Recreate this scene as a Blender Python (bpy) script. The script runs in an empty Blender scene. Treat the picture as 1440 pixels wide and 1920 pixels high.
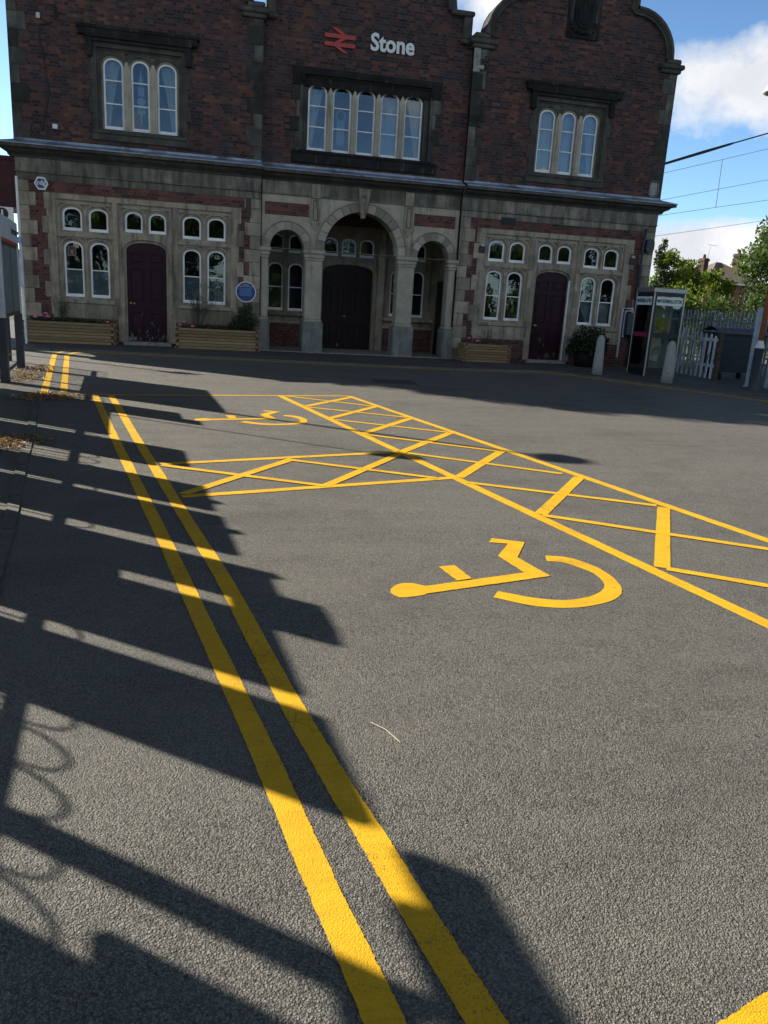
import bpy, bmesh, math, random
from mathutils import Vector, Matrix, Euler, noise as mnoise
from mathutils.geometry import tessellate_polygon
random.seed(7)
S = bpy.context.scene
COL = S.collection
PI = math.pi
R = math.radians

# ------------------------------------------------------------------ materials
def new_mat(name):
    m = bpy.data.materials.new(name); m.use_nodes = True
    nt = m.node_tree
    b = nt.nodes['Principled BSDF']
    return m, nt, b
class N:
    """tiny node helper"""
    def __init__(s, nt): s.nt = nt
    def add(s, t, **kw):
        n = s.nt.nodes.new(t)
        for k, v in kw.items(): setattr(n, k, v)
        return n
    def link(s, a, b): s.nt.links.new(a, b)
    def inp(s, sock, v):
        if hasattr(v, 'bl_idname') or hasattr(v, 'is_output'): s.link(v, sock)
        else: sock.default_value = v
    def math(s, op, a, b=None, c=None, clamp=False):
        n = s.add('ShaderNodeMath', operation=op); n.use_clamp = clamp
        s.inp(n.inputs[0], a)
        if b is not None: s.inp(n.inputs[1], b)
        if c is not None: s.inp(n.inputs[2], c)
        return n.outputs[0]
    def vmath(s, op, a, b=None, scale=None):
        n = s.add('ShaderNodeVectorMath', operation=op)
        s.inp(n.inputs[0], a)
        if b is not None: s.inp(n.inputs[1], b)
        if scale is not None: s.inp(n.inputs[3], scale)
        return n.outputs['Value'] if op in ('DOT_PRODUCT', 'LENGTH') else n.outputs[0]
    def mix(s, f, a, b, blend='MIX'):
        n = s.add('ShaderNodeMix', data_type='RGBA', blend_type=blend)
        s.inp(n.inputs[0], f); s.inp(n.inputs[6], a); s.inp(n.inputs[7], b)
        return n.outputs[2]
    def ramp(s, f, stops, interp='LINEAR'):
        n = s.add('ShaderNodeValToRGB'); cr = n.color_ramp; cr.interpolation = interp
        while len(cr.elements) < len(stops): cr.elements.new(0.5)
        for e, (p, c) in zip(cr.elements, stops):
            e.position = p
            e.color = (c, c, c, 1) if not hasattr(c, '__len__') else (*c, 1)
        s.inp(n.inputs[0], f)
        return n.outputs[0]
    def noise(s, vec, scale, detail=4, rough=.55, dist=0):
        n = s.add('ShaderNodeTexNoise'); s.link(vec, n.inputs['Vector'])
        n.inputs['Scale'].default_value = scale; n.inputs['Detail'].default_value = detail
        n.inputs['Roughness'].default_value = rough; n.inputs['Distortion'].default_value = dist
        return n.outputs['Fac']
    def obj(s): return s.add('ShaderNodeTexCoord').outputs['Object']
    def pos(s): return s.add('ShaderNodeNewGeometry').outputs['Position']
    def tone(s):
        return s.add('ShaderNodeAttribute', attribute_name='tone').outputs['Fac']
    def bump(s, h, strength, dist, normal=None):
        n = s.add('ShaderNodeBump'); n.inputs['Strength'].default_value = strength
        n.inputs['Distance'].default_value = dist; s.link(h, n.inputs['Height'])
        if normal is not None: s.link(normal, n.inputs['Normal'])
        return n.outputs[0]
    def mapping(s, vec, scale=(1, 1, 1), rot=(0, 0, 0), loc=(0, 0, 0)):
        n = s.add('ShaderNodeMapping'); s.link(vec, n.inputs[0])
        n.inputs['Location'].default_value = loc; n.inputs['Rotation'].default_value = rot
        n.inputs['Scale'].default_value = scale
        return n.outputs[0]

def simple(name, col, rough=.6, metal=0., var=.15, scale=6., bump=0., bscale=60., dirt=None, dirtamt=.0, spec=.5):
    m, nt, b = new_mat(name); n = N(nt); p = n.pos()
    f = n.noise(p, scale, 5)
    lo = tuple(c*(1-var) for c in col); hi = tuple(min(1, c*(1+var)) for c in col)
    c = n.ramp(f, [(.3, lo), (.7, hi)])
    if dirt:
        d = n.ramp(n.noise(p, scale*.6, 6, .7), [(1-dirtamt-.08, 0.), (1-dirtamt+.08, 1.)])
        c = n.mix(d, c, (*dirt, 1))
    n.link(c, b.inputs['Base Color'])
    b.inputs['Roughness'].default_value = rough; b.inputs['Metallic'].default_value = metal
    b.inputs['Specular IOR Level'].default_value = spec
    if bump: n.link(n.bump(n.noise(p, bscale, 4), bump, .01), b.inputs['Normal'])
    return m

def brick_mat(name, stops, mortar, msize=.011, courses=.0755, bw=.225):
    m, nt, b = new_mat(name); n = N(nt); p = n.pos()
    sep = n.add('ShaderNodeSeparateXYZ'); n.link(p, sep.inputs[0])
    nz = n.add('ShaderNodeNewGeometry').outputs['Normal']
    sn = n.add('ShaderNodeSeparateXYZ'); n.link(nz, sn.inputs[0])
    side = n.math('GREATER_THAN', n.math('ABSOLUTE', sn.outputs[0]), .7)
    u = n.add('ShaderNodeMix', data_type='FLOAT'); n.link(side, u.inputs[0]); n.link(sep.outputs[0], u.inputs[2]); n.link(sep.outputs[1], u.inputs[3])
    cv = n.add('ShaderNodeCombineXYZ'); n.link(u.outputs[0], cv.inputs[0]); n.link(sep.outputs[2], cv.inputs[1])
    wob = n.noise(p, 9., 2)
    vec = n.vmath('ADD', cv.outputs[0], n.vmath('SCALE', n.add('ShaderNodeTexNoise', ).outputs['Color'], scale=0.0))
    t = n.add('ShaderNodeTexBrick'); n.link(vec, t.inputs['Vector'])
    t.offset = .5; t.offset_frequency = 2; t.squash = .5; t.squash_frequency = 2
    t.inputs['Color1'].default_value = (0, 0, 0, 1); t.inputs['Color2'].default_value = (1, 1, 1, 1)
    t.inputs['Mortar'].default_value = (.5, .5, .5, 1); t.inputs['Scale'].default_value = 1
    t.inputs['Mortar Size'].default_value = msize*.5; t.inputs['Mortar Smooth'].default_value = .35
    t.inputs['Bias'].default_value = 0; t.inputs['Brick Width'].default_value = bw; t.inputs['Row Height'].default_value = courses
    big = n.noise(p, .55, 4, .6)
    k = n.math('ADD', n.math('MULTIPLY', n.add('ShaderNodeRGBToBW').outputs[0], 0), 0)
    bwn = n.add('ShaderNodeRGBToBW'); n.link(t.outputs['Color'], bwn.inputs[0])
    f = n.math('ADD', n.math('MULTIPLY', bwn.outputs[0], .72), n.math('MULTIPLY', n.math('SUBTRACT', big, .36), .95), clamp=True)
    c = n.ramp(f, stops)
    fine = n.noise(p, 38., 4, .65)
    c = n.mix(.55, c, n.ramp(fine, [(.25, .55), (.75, 1.35)]), 'MULTIPLY')
    # soot in blotches
    soot = n.ramp(n.noise(p, 1.7, 6, .65), [(.5, 0.), (.68, .75)])
    c = n.mix(soot, c, (.040, .043, .055, 1))
    mm = n.mix(n.noise(p, 3., 3), (*[x*.55 for x in mortar], 1), (*mortar, 1))
    c = n.mix(t.outputs['Fac'], c, mm)
    n.link(c, b.inputs['Base Color']); b.inputs['Roughness'].default_value = .88
    b.inputs['Specular IOR Level'].default_value = .25
    h = n.math('SUBTRACT', n.math('MULTIPLY', fine, .3), n.math('ADD', t.outputs['Fac'], n.math('MULTIPLY', bwn.outputs[0], .35)))
    n.link(n.bump(h, .8, .012), b.inputs['Normal'])
    return m

def stone_mat(name, lo, hi, soot=(.05, .048, .045), sootamt=.35, streak=True, tr=(.62, 1.28)):
    m, nt, b = new_mat(name); n = N(nt); p = n.pos()
    f = n.noise(p, 2.6, 6, .62)
    c = n.ramp(f, [(.28, lo), (.72, hi)])
    t = n.tone()
    c = n.mix(1., c, n.ramp(t, [(0., tr[0]), (1., tr[1])]), 'MULTIPLY')
    ps = n.mapping(p, (5, 5, .8)) if streak else p
    st = n.noise(ps, 1.1, 6, .68)
    k = n.ramp(st, [(.62-sootamt*.5, 0.), (.80-sootamt*.3, .85)])
    c = n.mix(k, c, (*soot, 1))
    fine = n.noise(p, 55., 5, .7)
    c = n.mix(.4, c, n.ramp(fine, [(.25, .7), (.75, 1.25)]), 'MULTIPLY')
    grn = n.ramp(n.noise(p, .9, 5, .6), [(.55, 0.), (.75, .35)])
    c = n.mix(grn, c, (.12, .125, .085, 1))
    n.link(c, b.inputs['Base Color']); b.inputs['Roughness'].default_value = .92
    b.inputs['Specular IOR Level'].default_value = .2
    n.link(n.bump(n.math('ADD', fine, n.math('MULTIPLY', f, 2.)), .35, .012), b.inputs['Normal'])
    return m

def paint_worn(name, col, under, amt, scale=9., rough=.5, zlow=None, stretch=(1, 1, .35)):
    m, nt, b = new_mat(name); n = N(nt); p = n.pos()
    f = n.noise(n.mapping(p, stretch), scale, 7, .68)
    thr = 1-amt
    if zlow:
        sep = n.add('ShaderNodeSeparateXYZ'); n.link(p, sep.inputs[0])
        zz = n.add('ShaderNodeMapRange'); n.link(sep.outputs[2], zz.inputs[0])
        zz.inputs[1].default_value = zlow[0]; zz.inputs[2].default_value = zlow[1]; zz.inputs[3].default_value = .13; zz.inputs[4].default_value = -.12
        f = n.math('ADD', f, zz.outputs[0])
    k = n.ramp(f, [(thr-.02, 0.), (thr+.02, 1.)])
    cc = n.ramp(n.noise(p, 3., 3), [(.3, tuple(c*.8 for c in col)), (.7, tuple(min(1, c*1.15) for c in col))])
    c = n.mix(k, cc, (*under, 1))
    n.link(c, b.inputs['Base Color']); b.inputs['Roughness'].default_value = rough; b.inputs['Specular IOR Level'].default_value = .25
    n.link(n.bump(k, -.3, .004), b.inputs['Normal'])
    return m

def glass_mat(name, tint=(.75, .8, .82), gloss=1.4):
    m, nt, b = new_mat(name); n = N(nt); nt.nodes.remove(b)
    out = nt.nodes['Material Output']
    tr = n.add('ShaderNodeBsdfTransparent'); tr.inputs[0].default_value = (*tint, 1)
    gl = n.add('ShaderNodeBsdfGlossy'); gl.inputs['Roughness'].default_value = .015; gl.inputs[0].default_value = (.95, .97, 1, 1)
    fr = n.add('ShaderNodeFresnel'); fr.inputs[0].default_value = 1.52
    wv = n.bump(n.noise(n.pos(), 2.2, 2), .12, .03)
    n.link(wv, gl.inputs['Normal'])
    mx = n.add('ShaderNodeMixShader'); n.link(n.math('MULTIPLY', fr.outputs[0], gloss, clamp=True), mx.inputs[0])
    n.link(tr.outputs[0], mx.inputs[1]); n.link(gl.outputs[0], mx.inputs[2]); n.link(mx.outputs[0], out.inputs[0])
    return m

def leaf_mat(name, c1, c2, trans=.35):
    m, nt, b = new_mat(name); n = N(nt); nt.nodes.remove(b)
    out = nt.nodes['Material Output']
    c = n.ramp(n.tone(), [(0., c1), (1., c2)])
    d = n.add('ShaderNodeBsdfPrincipled'); n.link(c, d.inputs['Base Color']); d.inputs['Roughness'].default_value = .55
    d.inputs['Specular IOR Level'].default_value = .3
    t = n.add('ShaderNodeBsdfTranslucent'); n.link(n.mix(1., c, (1.5, 1.6, .6, 1), 'MULTIPLY'), t.inputs[0])
    mx = n.add('ShaderNodeMixShader'); mx.inputs[0].default_value = trans
    n.link(d.outputs[0], mx.inputs[1]); n.link(t.outputs[0], mx.inputs[2]); n.link(mx.outputs[0], out.inputs[0])
    return m

def asphalt_mat(name, lo, hi, grain=165., warm=0.):
    m, nt, b = new_mat(name); n = N(nt); p = n.pos()
    v = n.add('ShaderNodeTexVoronoi'); n.link(p, v.inputs['Vector']); v.inputs['Scale'].default_value = grain
    v2 = n.add('ShaderNodeTexVoronoi'); n.link(p, v2.inputs['Vector']); v2.inputs['Scale'].default_value = grain*2.3
    bwn = n.add('ShaderNodeRGBToBW'); n.link(v.outputs['Color'], bwn.inputs[0])
    big = n.noise(p, .35, 5, .6); mid = n.noise(p, 6., 5, .65)
    f = n.math('ADD', n.math('MULTIPLY', bwn.outputs[0], .70), n.math('ADD', n.math('MULTIPLY', big, .26), n.math('MULTIPLY', mid, .30)))
    c = n.ramp(f, [(.25, lo), (.85, hi)])
    crev = n.ramp(v.outputs['Distance'], [(.42, 0.), (.72, .6)])
    c = n.mix(crev, c, (.028, .026, .022, 1))
    # pale chippings and dark pits
    w = n.add('ShaderNodeTexVoronoi'); n.link(p, w.inputs['Vector']); w.inputs['Scale'].default_value = 60.
    wb = n.add('ShaderNodeRGBToBW'); n.link(w.outputs['Color'], wb.inputs[0])
    fleck = n.math('MULTIPLY', n.math('GREATER_THAN', wb.outputs[0], .86), n.math('LESS_THAN', w.outputs['Distance'], .30))
    c = n.mix(n.math('MULTIPLY', fleck, .55), c, (.42, .38, .32, 1))
    pit = n.math('MULTIPLY', n.math('LESS_THAN', wb.outputs[0], .10), n.math('LESS_THAN', w.outputs['Distance'], .34))
    c = n.mix(n.math('MULTIPLY', pit, .75), c, (.015, .014, .013, 1))
    stain = n.ramp(n.noise(p, .8, 5, .7), [(.50, 0.), (.74, .42)])
    c = n.mix(stain, c, tuple(x*.55 for x in lo)+(1,))
    oil = n.ramp(n.noise(p, 1.9, 3, .5), [(.715, 0.), (.76, .55)])
    c = n.mix(oil, c, (.022, .021, .020, 1))
    trk = n.ramp(n.noise(n.mapping(p, (.55, 3.2, 1), (0, 0, R(-30))), 1.1, 5, .6), [(.45, 0.), (.70, .30)])
    c = n.mix(trk, c, (.26, .245, .205, 1))
    n.link(c, b.inputs['Base Color']); b.inputs['Roughness'].default_value = .66; b.inputs['Specular IOR Level'].default_value = .5
    h = n.math('ADD', n.math('MULTIPLY', v.outputs['Distance'], -1.), n.math('MULTIPLY', v2.outputs['Distance'], -.45))
    h = n.math('ADD', h, n.math('MULTIPLY', mid, .35))
    h = n.math('SUBTRACT', h, n.math('MULTIPLY', pit, .9))
    n.link(n.bump(h, 1., .0135), b.inputs['Normal'])
    return m

def yellow_mat():
    m, nt, b = new_mat('yellow_road_paint'); n = N(nt); p = n.pos()
    v = n.add('ShaderNodeTexVoronoi'); n.link(p, v.inputs['Vector']); v.inputs['Scale'].default_value = 190.
    f = n.noise(p, 5., 6, .65)
    c = n.ramp(f, [(.3, (.65, .355, .008)), (.7, (.80, .465, .013))])
    wear = n.noise(p, 190., 3, .6)
    crk = n.add('ShaderNodeTexVoronoi', feature='DISTANCE_TO_EDGE'); n.link(n.mapping(p, (26, 9, 9), (0, 0, .35)), crk.inputs['Vector']); crk.inputs['Scale'].default_value = 1.
    cm = n.math('MULTIPLY', n.math('LESS_THAN', crk.outputs['Distance'], .022), n.math('GREATER_THAN', n.noise(p, 1.7, 3), .60))
    c = n.mix(n.math('MULTIPLY', cm, .6), c, (.22, .12, .012, 1))
    g = n.noise(p, 2.2, 5, .7)
    k = n.ramp(n.math('ADD', n.math('MULTIPLY', wear, .7), n.math('MULTIPLY', g, .42)), [(.62, 0.), (.72, 1.)])
    c = n.mix(n.math('MULTIPLY', k, .8), c, (.16, .105, .02, 1))
    c = n.mix(n.math('MULTIPLY', n.ramp(n.noise(n.mapping(p, (1, 14, 1), (0, 0, .5)), 3., 5, .7), [(.5, 0.), (.75, 1.)]), .35), c, (.36, .20, .02, 1))
    n.link(c, b.inputs['Base Color']); b.inputs['Roughness'].default_value = .7; b.inputs['Specular IOR Level'].default_value = .3
    h = n.math('ADD', n.math('MULTIPLY', v.outputs['Distance'], -.8), n.math('MULTIPLY', n.noise(p, 40., 3), .6))
    n.link(n.bump(h, .5, .0035), b.inputs['Normal'])
    return m

M = {}
M['brick_up'] = brick_mat('old_dark_brick', [(.0, (.020, .017, .023)), (.3, (.050, .031, .034)), (.55, (.088, .043, .040)), (.8, (.140, .060, .047)), (1., (.22, .095, .066))], (.15, .13, .11))
M['brick_low'] = brick_mat('red_brick', [(.0, (.045, .026, .027)), (.3, (.105, .042, .037)), (.6, (.16, .062, .050)), (1., (.23, .095, .070))], (.20, .17, .145))
M['stone'] = stone_mat('buff_sandstone', (.245, .205, .150), (.43, .37, .28), sootamt=.26)
M['stone_pale'] = stone_mat('pale_sandstone', (.29, .255, .198), (.46, .41, .325), sootamt=.12)
M['soot'] = stone_mat('soot_blackened_stone', (.014, .014, .015), (.045, .043, .040), soot=(.15, .14, .115), sootamt=.10)
M['quoin'] = stone_mat('weathered_quoin_stone', (.035, .034, .032), (.17, .158, .132), sootamt=.40, tr=(.25, 1.6))
M['mould_dark'] = stone_mat('dark_stone_moulding', (.05, .047, .042), (.15, .14, .118), sootamt=.4)
M['frieze'] = stone_mat('stained_frieze_stone', (.15, .135, .108), (.32, .285, .228), sootamt=.42)
M['plinth'] = stone_mat('damp_plinth_stone', (.16, .165, .15), (.30, .30, .27), soot=(.07, .085, .06), sootamt=.3)
M['mortar'] = simple('mortar', (.12, .11, .095), .95)
M['lead'] = simple('lead_flashing', (.30, .34, .42), .55, .25, .25, 3., dirt=(.10, .11, .13), dirtamt=.42)
M['white'] = paint_worn('white_window_paint', (.93, .93, .93), (.30, .27, .23), .30, 14.)
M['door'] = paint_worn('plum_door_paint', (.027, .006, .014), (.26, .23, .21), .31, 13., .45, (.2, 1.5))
M['dark_door'] = paint_worn('shaded_plum_paint', (.017, .006, .009), (.25, .22, .2), .27, 7., .45, (.0, .6))  # darker copy of the door paint, porch shade put into the colour
M['glass'] = glass_mat('window_glass')
M['film'] = paint_worn('frosted_window_film', (.30, .33, .38), (.60, .57, .52), .42, 6., .8, None, (1, 1, 1))
M['curtain'] = simple('cream_curtain', (.62, .60, .55), .9, 0, .1)
M['bluecurtain'] = simple('pale_blue_curtain', (.50, .54, .66), .9, 0, .1)
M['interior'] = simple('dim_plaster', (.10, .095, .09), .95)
M['slate'] = simple('slate_roof', (.07, .075, .085), .7, 0, .3, 4.)
M['black'] = simple('black_paint', (.012, .013, .015), .45)
M['dark_grey'] = simple('dark_grey_paint', (.035, .042, .05), .5)
M['galv'] = simple('galvanised_steel', (.30, .34, .39), .5, .35, .2, 8.)
M['grey_paint'] = simple('light_grey_paint', (.50, .52, .54), .5)
M['steel'] = simple('brushed_steel', (.42, .40, .36), .38, .8, .12, 20.)
M['white_plain'] = simple('white_panel', (.78, .78, .77), .5, 0, .05)
M['red_sign'] = simple('red_enamel', (.42, .035, .03), .45, 0, .08)
M['blue_sign'] = simple('dark_blue_enamel', (.012, .055, .19), .4, 0, .1)
M['sky_blue'] = simple('light_blue_enamel', (.22, .40, .75), .45)
M['maroon'] = simple('maroon_bridge_paint', (.10, .018, .022), .5, 0, .2, 3., dirt=(.16, .05, .03), dirtamt=.36)
M['timber'] = None
M['asphalt'] = asphalt_mat('weathered_asphalt', (.048, .045, .038), (.325, .305, .258))
M['pavement'] = asphalt_mat('pavement_asphalt', (.06, .057, .052), (.165, .158, .145), 220.)
M['concrete'] = simple('concrete', (.33, .32, .29), .9, 0, .2, 12., .5, 90., dirt=(.14, .13, .11), dirtamt=.42)
M['bollard'] = simple('pebbly_concrete', (.40, .39, .36), .9, 0, .25, 40., .6, 120., dirt=(.2, .19, .17), dirtamt=.4)
M['yellow'] = yellow_mat()
M['soil'] = simple('soil', (.03, .022, .016), .95, 0, .4, 20., .8, 50.)
M['grass'] = simple('rough_grass', (.05, .075, .025), .95, 0, .5, 3., .6, 30.)
M['bark'] = simple('bark', (.08, .06, .045), .95, 0, .35, 12., .8, 20.)
M['binplastic'] = simple('dark_blue_grey_bin', (.014, .022, .034), .6, 0, .2, 5.)
M['binlid'] = simple('grey_bin_lid', (.07, .075, .10), .5, 0, .2, 5.)
M['rubber'] = simple('rubber', (.02, .02, .02), .8)
M['picket'] = paint_worn('flaking_white_picket_paint', (.62, .63, .64), (.22, .20, .17), .43, 8.)
M['terracotta'] = simple('terracotta_paint', (.42, .13, .07), .5)
M['pink'] = simple('pink_petals', (.72, .22, .36), .7, 0, .3, 60.)
M['orange_fl'] = simple('orange_petals', (.75, .33, .06), .7)
M['paleflower'] = simple('pale_blossom', (.55, .55, .55), .8)
M['leaf_a'] = leaf_mat('mid_green_leaf', (.030, .055, .014), (.10, .145, .035))
M['leaf_b'] = leaf_mat('bright_green_leaf', (.075, .115, .015), (.20, .24, .04), .42)
M['leaf_c'] = leaf_mat('dark_green_leaf', (.018, .032, .013), (.055, .08, .028), .25)
M['litter'] = leaf_mat('dry_leaf', (.16, .075, .03), (.40, .25, .11), .15)
M['poster'] = simple('pale_poster', (.15, .18, .19), .4, 0, .35, 5.)
M['tileroof'] = simple('brown_roof_tiles', (.16, .125, .10), .85, 0, .25, 5.)
M['orange_brick'] = brick_mat('orange_house_brick', [(0., (.20, .07, .035)), (.5, (.32, .12, .06)), (1., (.42, .18, .1))], (.3, .26, .22))
M['magenta'] = simple('magenta_band', (.26, .015, .07), .45)
M['green_ink'] = simple('green_lettering', (.01, .11, .07), .6)
M['black_ink'] = simple('black_lettering', (.02, .02, .022), .6)
M['yellow_sign'] = simple('yellow_sign_paint', (.70, .55, .06), .5)
M['boothback'] = simple('cream_booth_panel', (.50, .46, .32), .6, 0, .1)
M['brass'] = simple('tarnished_brass', (.45, .33, .14), .4, .9)
M['ribbon'] = simple('pale_ribbon', (.42, .52, .56), .8)
M['lampwhite'] = simple('lamp_housing', (.62, .60, .55), .45, 0, .08)

def timber_mat():
    m, nt, b = new_mat('pressure_treated_timber'); n = N(nt); p = n.pos()
    g = n.noise(n.mapping(p, (1.2, 6, 14)), 4., 6, .6, .6)
    c = n.ramp(g, [(.3, (.20, .135, .065)), (.55, (.30, .21, .105)), (.75, (.37, .275, .145))])
    c = n.mix(1., c, n.ramp(n.tone(), [(0., .7), (1., 1.25)]), 'MULTIPLY')
    k = n.ramp(n.noise(n.mapping(p, (1, 1, 2.2)), 6., 2), [(.72, 0.), (.78, .8)])
    c = n.mix(k, c, (.08, .05, .025, 1))
    n.link(c, b.inputs['Base Color']); b.inputs['Roughness'].default_value = .8
    n.link(n.bump(g, .4, .006), b.inputs['Normal'])
    return m
M['timber'] = timber_mat()

# ------------------------------------------------------------------ mesh builder
class MB:
    def __init__(s): s.v = []; s.f = []; s.t = []
    def add(s, vs, fs, tone=None):
        o = len(s.v); s.v += [tuple(v) for v in vs]
        tone = random.random() if tone is None else tone
        for f in fs: s.f.append(tuple(i+o for i in f)); s.t.append(tone)
        return s
    def box(s, x0, x1, y0, y1, z0, z1, tone=None, mat=None):
        vs = [Vector((x, y, z)) for z in (z0, z1) for y in (y0, y1) for x in (x0, x1)]
        if mat is not None: vs = [mat @ v for v in vs]
        return s.add(vs, [(0, 2, 3, 1), (4, 5, 7, 6), (0, 1, 5, 4), (2, 6, 7, 3), (0, 4, 6, 2), (1, 3, 7, 5)], tone)
    def bbox(s, x0, x1, y0, y1, z0, z1, c=.006, tone=None, mat=None):
        """box with chamfered edges"""
        bm = bmesh.new(); bmesh.ops.create_cube(bm, size=1)
        for v in bm.verts:
            v.co = Vector((x0+(v.co.x+.5)*(x1-x0), y0+(v.co.y+.5)*(y1-y0), z0+(v.co.z+.5)*(z1-z0)))
        bmesh.ops.bevel(bm, geom=list(bm.edges), offset=c, segments=1, affect='EDGES', profile=.5)
        bm.verts.index_update()
        vs = [v.co.copy() for v in bm.verts]
        if mat is not None: vs = [mat @ v for v in vs]
        fs = [tuple(v.index for v in f.verts) for f in bm.faces]; bm.free()
        return s.add(vs, fs, tone)
    def plate(s, outer, holes, y0, y1, tone=None, tr=None):
        """polygon in (x,z) with holes, extruded from y0 (front) to y1"""
        tone = random.random() if tone is None else tone
        loops = [outer]+list(holes)
        flat = [p for l in loops for p in l]
        tris = tessellate_polygon([[Vector((p[0], p[1], 0)) for p in l] for l in loops])
        n = len(flat)
        vs = [Vector((p[0], y0, p[1])) for p in flat]+[Vector((p[0], y1, p[1])) for p in flat]
        if tr is not None: vs = [tr @ v for v in vs]
        fs = []
        for a, b, c in tris:
            A, B, C = (Vector(flat[i]) for i in (a, b, c))
            if (B-A).cross(C-A) < 0: a, b, c = a, c, b
            fs.append((a, b, c)); fs.append((a+n, c+n, b+n))
        o = 0
        for li, l in enumerate(loops):
            k = len(l)
            area = sum(l[i][0]*l[(i+1) % k][1]-l[(i+1) % k][0]*l[i][1] for i in range(k))
            ccw = area > 0
            flip = ccw if li == 0 else not ccw
            for i in range(k):
                a, b = o+i, o+(i+1) % k
                fs.append((a, a+n, b+n, b) if flip else (a, b, b+n, a+n))
            o += k
        return s.add(vs, fs, tone)
    def tube(s, pts, r, seg=8, tone=None, cap=True):
        pts = [Vector(p) for p in pts]; k = len(pts)
        rs = r if hasattr(r, '__len__') else [r]*k
        vs = []; fs = []
        prev = None
        for i, p in enumerate(pts):
            d = (pts[min(i+1, k-1)]-pts[max(i-1, 0)]).normalized()
            if prev is None:
                a = d.orthogonal().normalized()
            else:
                a = (prev-d*prev.dot(d)).normalized()
            prev = a; b = d.cross(a)
            for j in range(seg):
                t = 2*PI*j/seg
                vs.append(p+(a*math.cos(t)+b*math.sin(t))*rs[i])
        for i in range(k-1):
            for j in range(seg):
                j2 = (j+1) % seg
                fs.append((i*seg+j, i*seg+j2, (i+1)*seg+j2, (i+1)*seg+j))
        if cap:
            fs.append(tuple(range(seg))[::-1]); fs.append(tuple((k-1)*seg+j for j in range(seg)))
        return s.add(vs, fs, tone)
    def lathe(s, prof, c, seg=20, tone=None):
        vs = []; fs = []
        for r, z in prof:
            for j in range(seg):
                t = 2*PI*j/seg; vs.append((c[0]+r*math.cos(t), c[1]+r*math.sin(t), c[2]+z))
        for i in range(len(prof)-1):
            for j in range(seg):
                j2 = (j+1) % seg; fs.append((i*seg+j, i*seg+j2, (i+1)*seg+j2, (i+1)*seg+j))
        fs.append(tuple(range(seg))[::-1]); fs.append(tuple((len(prof)-1)*seg+j for j in range(seg)))
        return s.add(vs, fs, tone)
    def build(s, name, mat, parent=None, smooth=False):
        me = bpy.data.meshes.new(name); me.from_pydata(s.v, [], s.f)
        a = me.attributes.new('tone', 'FLOAT', 'FACE'); a.data.foreach_set('value', s.t)
        me.materials.append(mat)
        if smooth: me.polygons.foreach_set('use_smooth', [True]*len(me.polygons))
        me.update()
        o = bpy.data.objects.new(name, me); COL.objects.link(o)
        if parent is not None:
            o.parent = parent
            if parent.type == 'EMPTY' or True:
                o.matrix_parent_inverse = world_of(parent).inverted()
        return o

def world_of(o):
    m = o.matrix_basis.copy()
    while o.parent is not None:
        m = o.parent.matrix_basis @ o.matrix_parent_inverse @ m if False else o.parent.matrix_basis @ o.matrix_parent_inverse @ m
        o = o.parent
    return m

def tag(o, label=None, cat=None, group=None, kind=None):
    if label: o['label'] = label
    if cat: o['category'] = cat
    if group: o['group'] = group
    if kind: o['kind'] = kind
    return o
def thing(name, label, cat, loc=(0, 0, 0), rz=0, group=None):
    o = bpy.data.objects.new(name, None); COL.objects.link(o)
    o.location = loc; o.rotation_euler = (0, 0, rz); o.empty_display_size = .2
    return tag(o, label, cat, group)
def copy_tree(root, loc, rz, label, group=None):
    """copy a thing, its parts and their sub-parts (shared meshes)"""
    def rec(o, parent):
        c = o.copy(); COL.objects.link(c)
        if parent is not None: c.parent = parent; c.matrix_parent_inverse = o.matrix_parent_inverse
        for ch in [q for q in bpy.data.objects if q.parent == o and q != c]: rec(ch, c)
        return c
    c = rec(root, None); c.location = loc; c.rotation_euler = (0, 0, rz); c['label'] = label
    if group: c['group'] = group
    return c

def text_mesh(name, body, size, mat, M4, extrude=.004, bold=0., parent=None, align='CENTER', sx=1.):
    cu = bpy.data.curves.new(name, 'FONT'); cu.body = body; cu.size = size; cu.extrude = extrude; cu.offset = bold
    cu.align_x = align; cu.align_y = 'CENTER'; cu.resolution_u = 4
    tmp = bpy.data.objects.new('tmp', cu); COL.objects.link(tmp)
    dg = bpy.context.evaluated_depsgraph_get(); dg.update()
    me = bpy.data.meshes.new_from_object(tmp.evaluated_get(dg))
    bpy.data.objects.remove(tmp)
    me.transform(M4 @ Matrix.Diagonal((sx, 1, 1, 1))); me.materials.clear(); me.materials.append(mat); me.name = name
    o = bpy.data.objects.new(name, me); COL.objects.link(o)
    if parent is not None: o.parent = parent; o.matrix_parent_inverse = world_of(parent).inverted()
    return o
FRONT = lambda x, y, z: Matrix.Translation((x, y, z)) @ Matrix.Rotation(PI/2, 4, 'X')   # text facing -y

def arch_pts(x0, x1, z0, z1, hz, n=14, p=2.):
    c = (x0+x1)/2; a = (x1-x0)/2
    pts = [(x0, z0), (x1, z0)]
    for i in range(n+1):
        t = PI*i/n
        ct, st = math.cos(t), math.sin(t)
        pts.append((c+a*math.copysign(abs(ct)**(2/p), ct), z1-hz+hz*abs(st)**(2/p)))
    return pts
def rect(x0, x1, z0, z1): return [(x0, z0), (x1, z0), (x1, z1), (x0, z1)]

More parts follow.
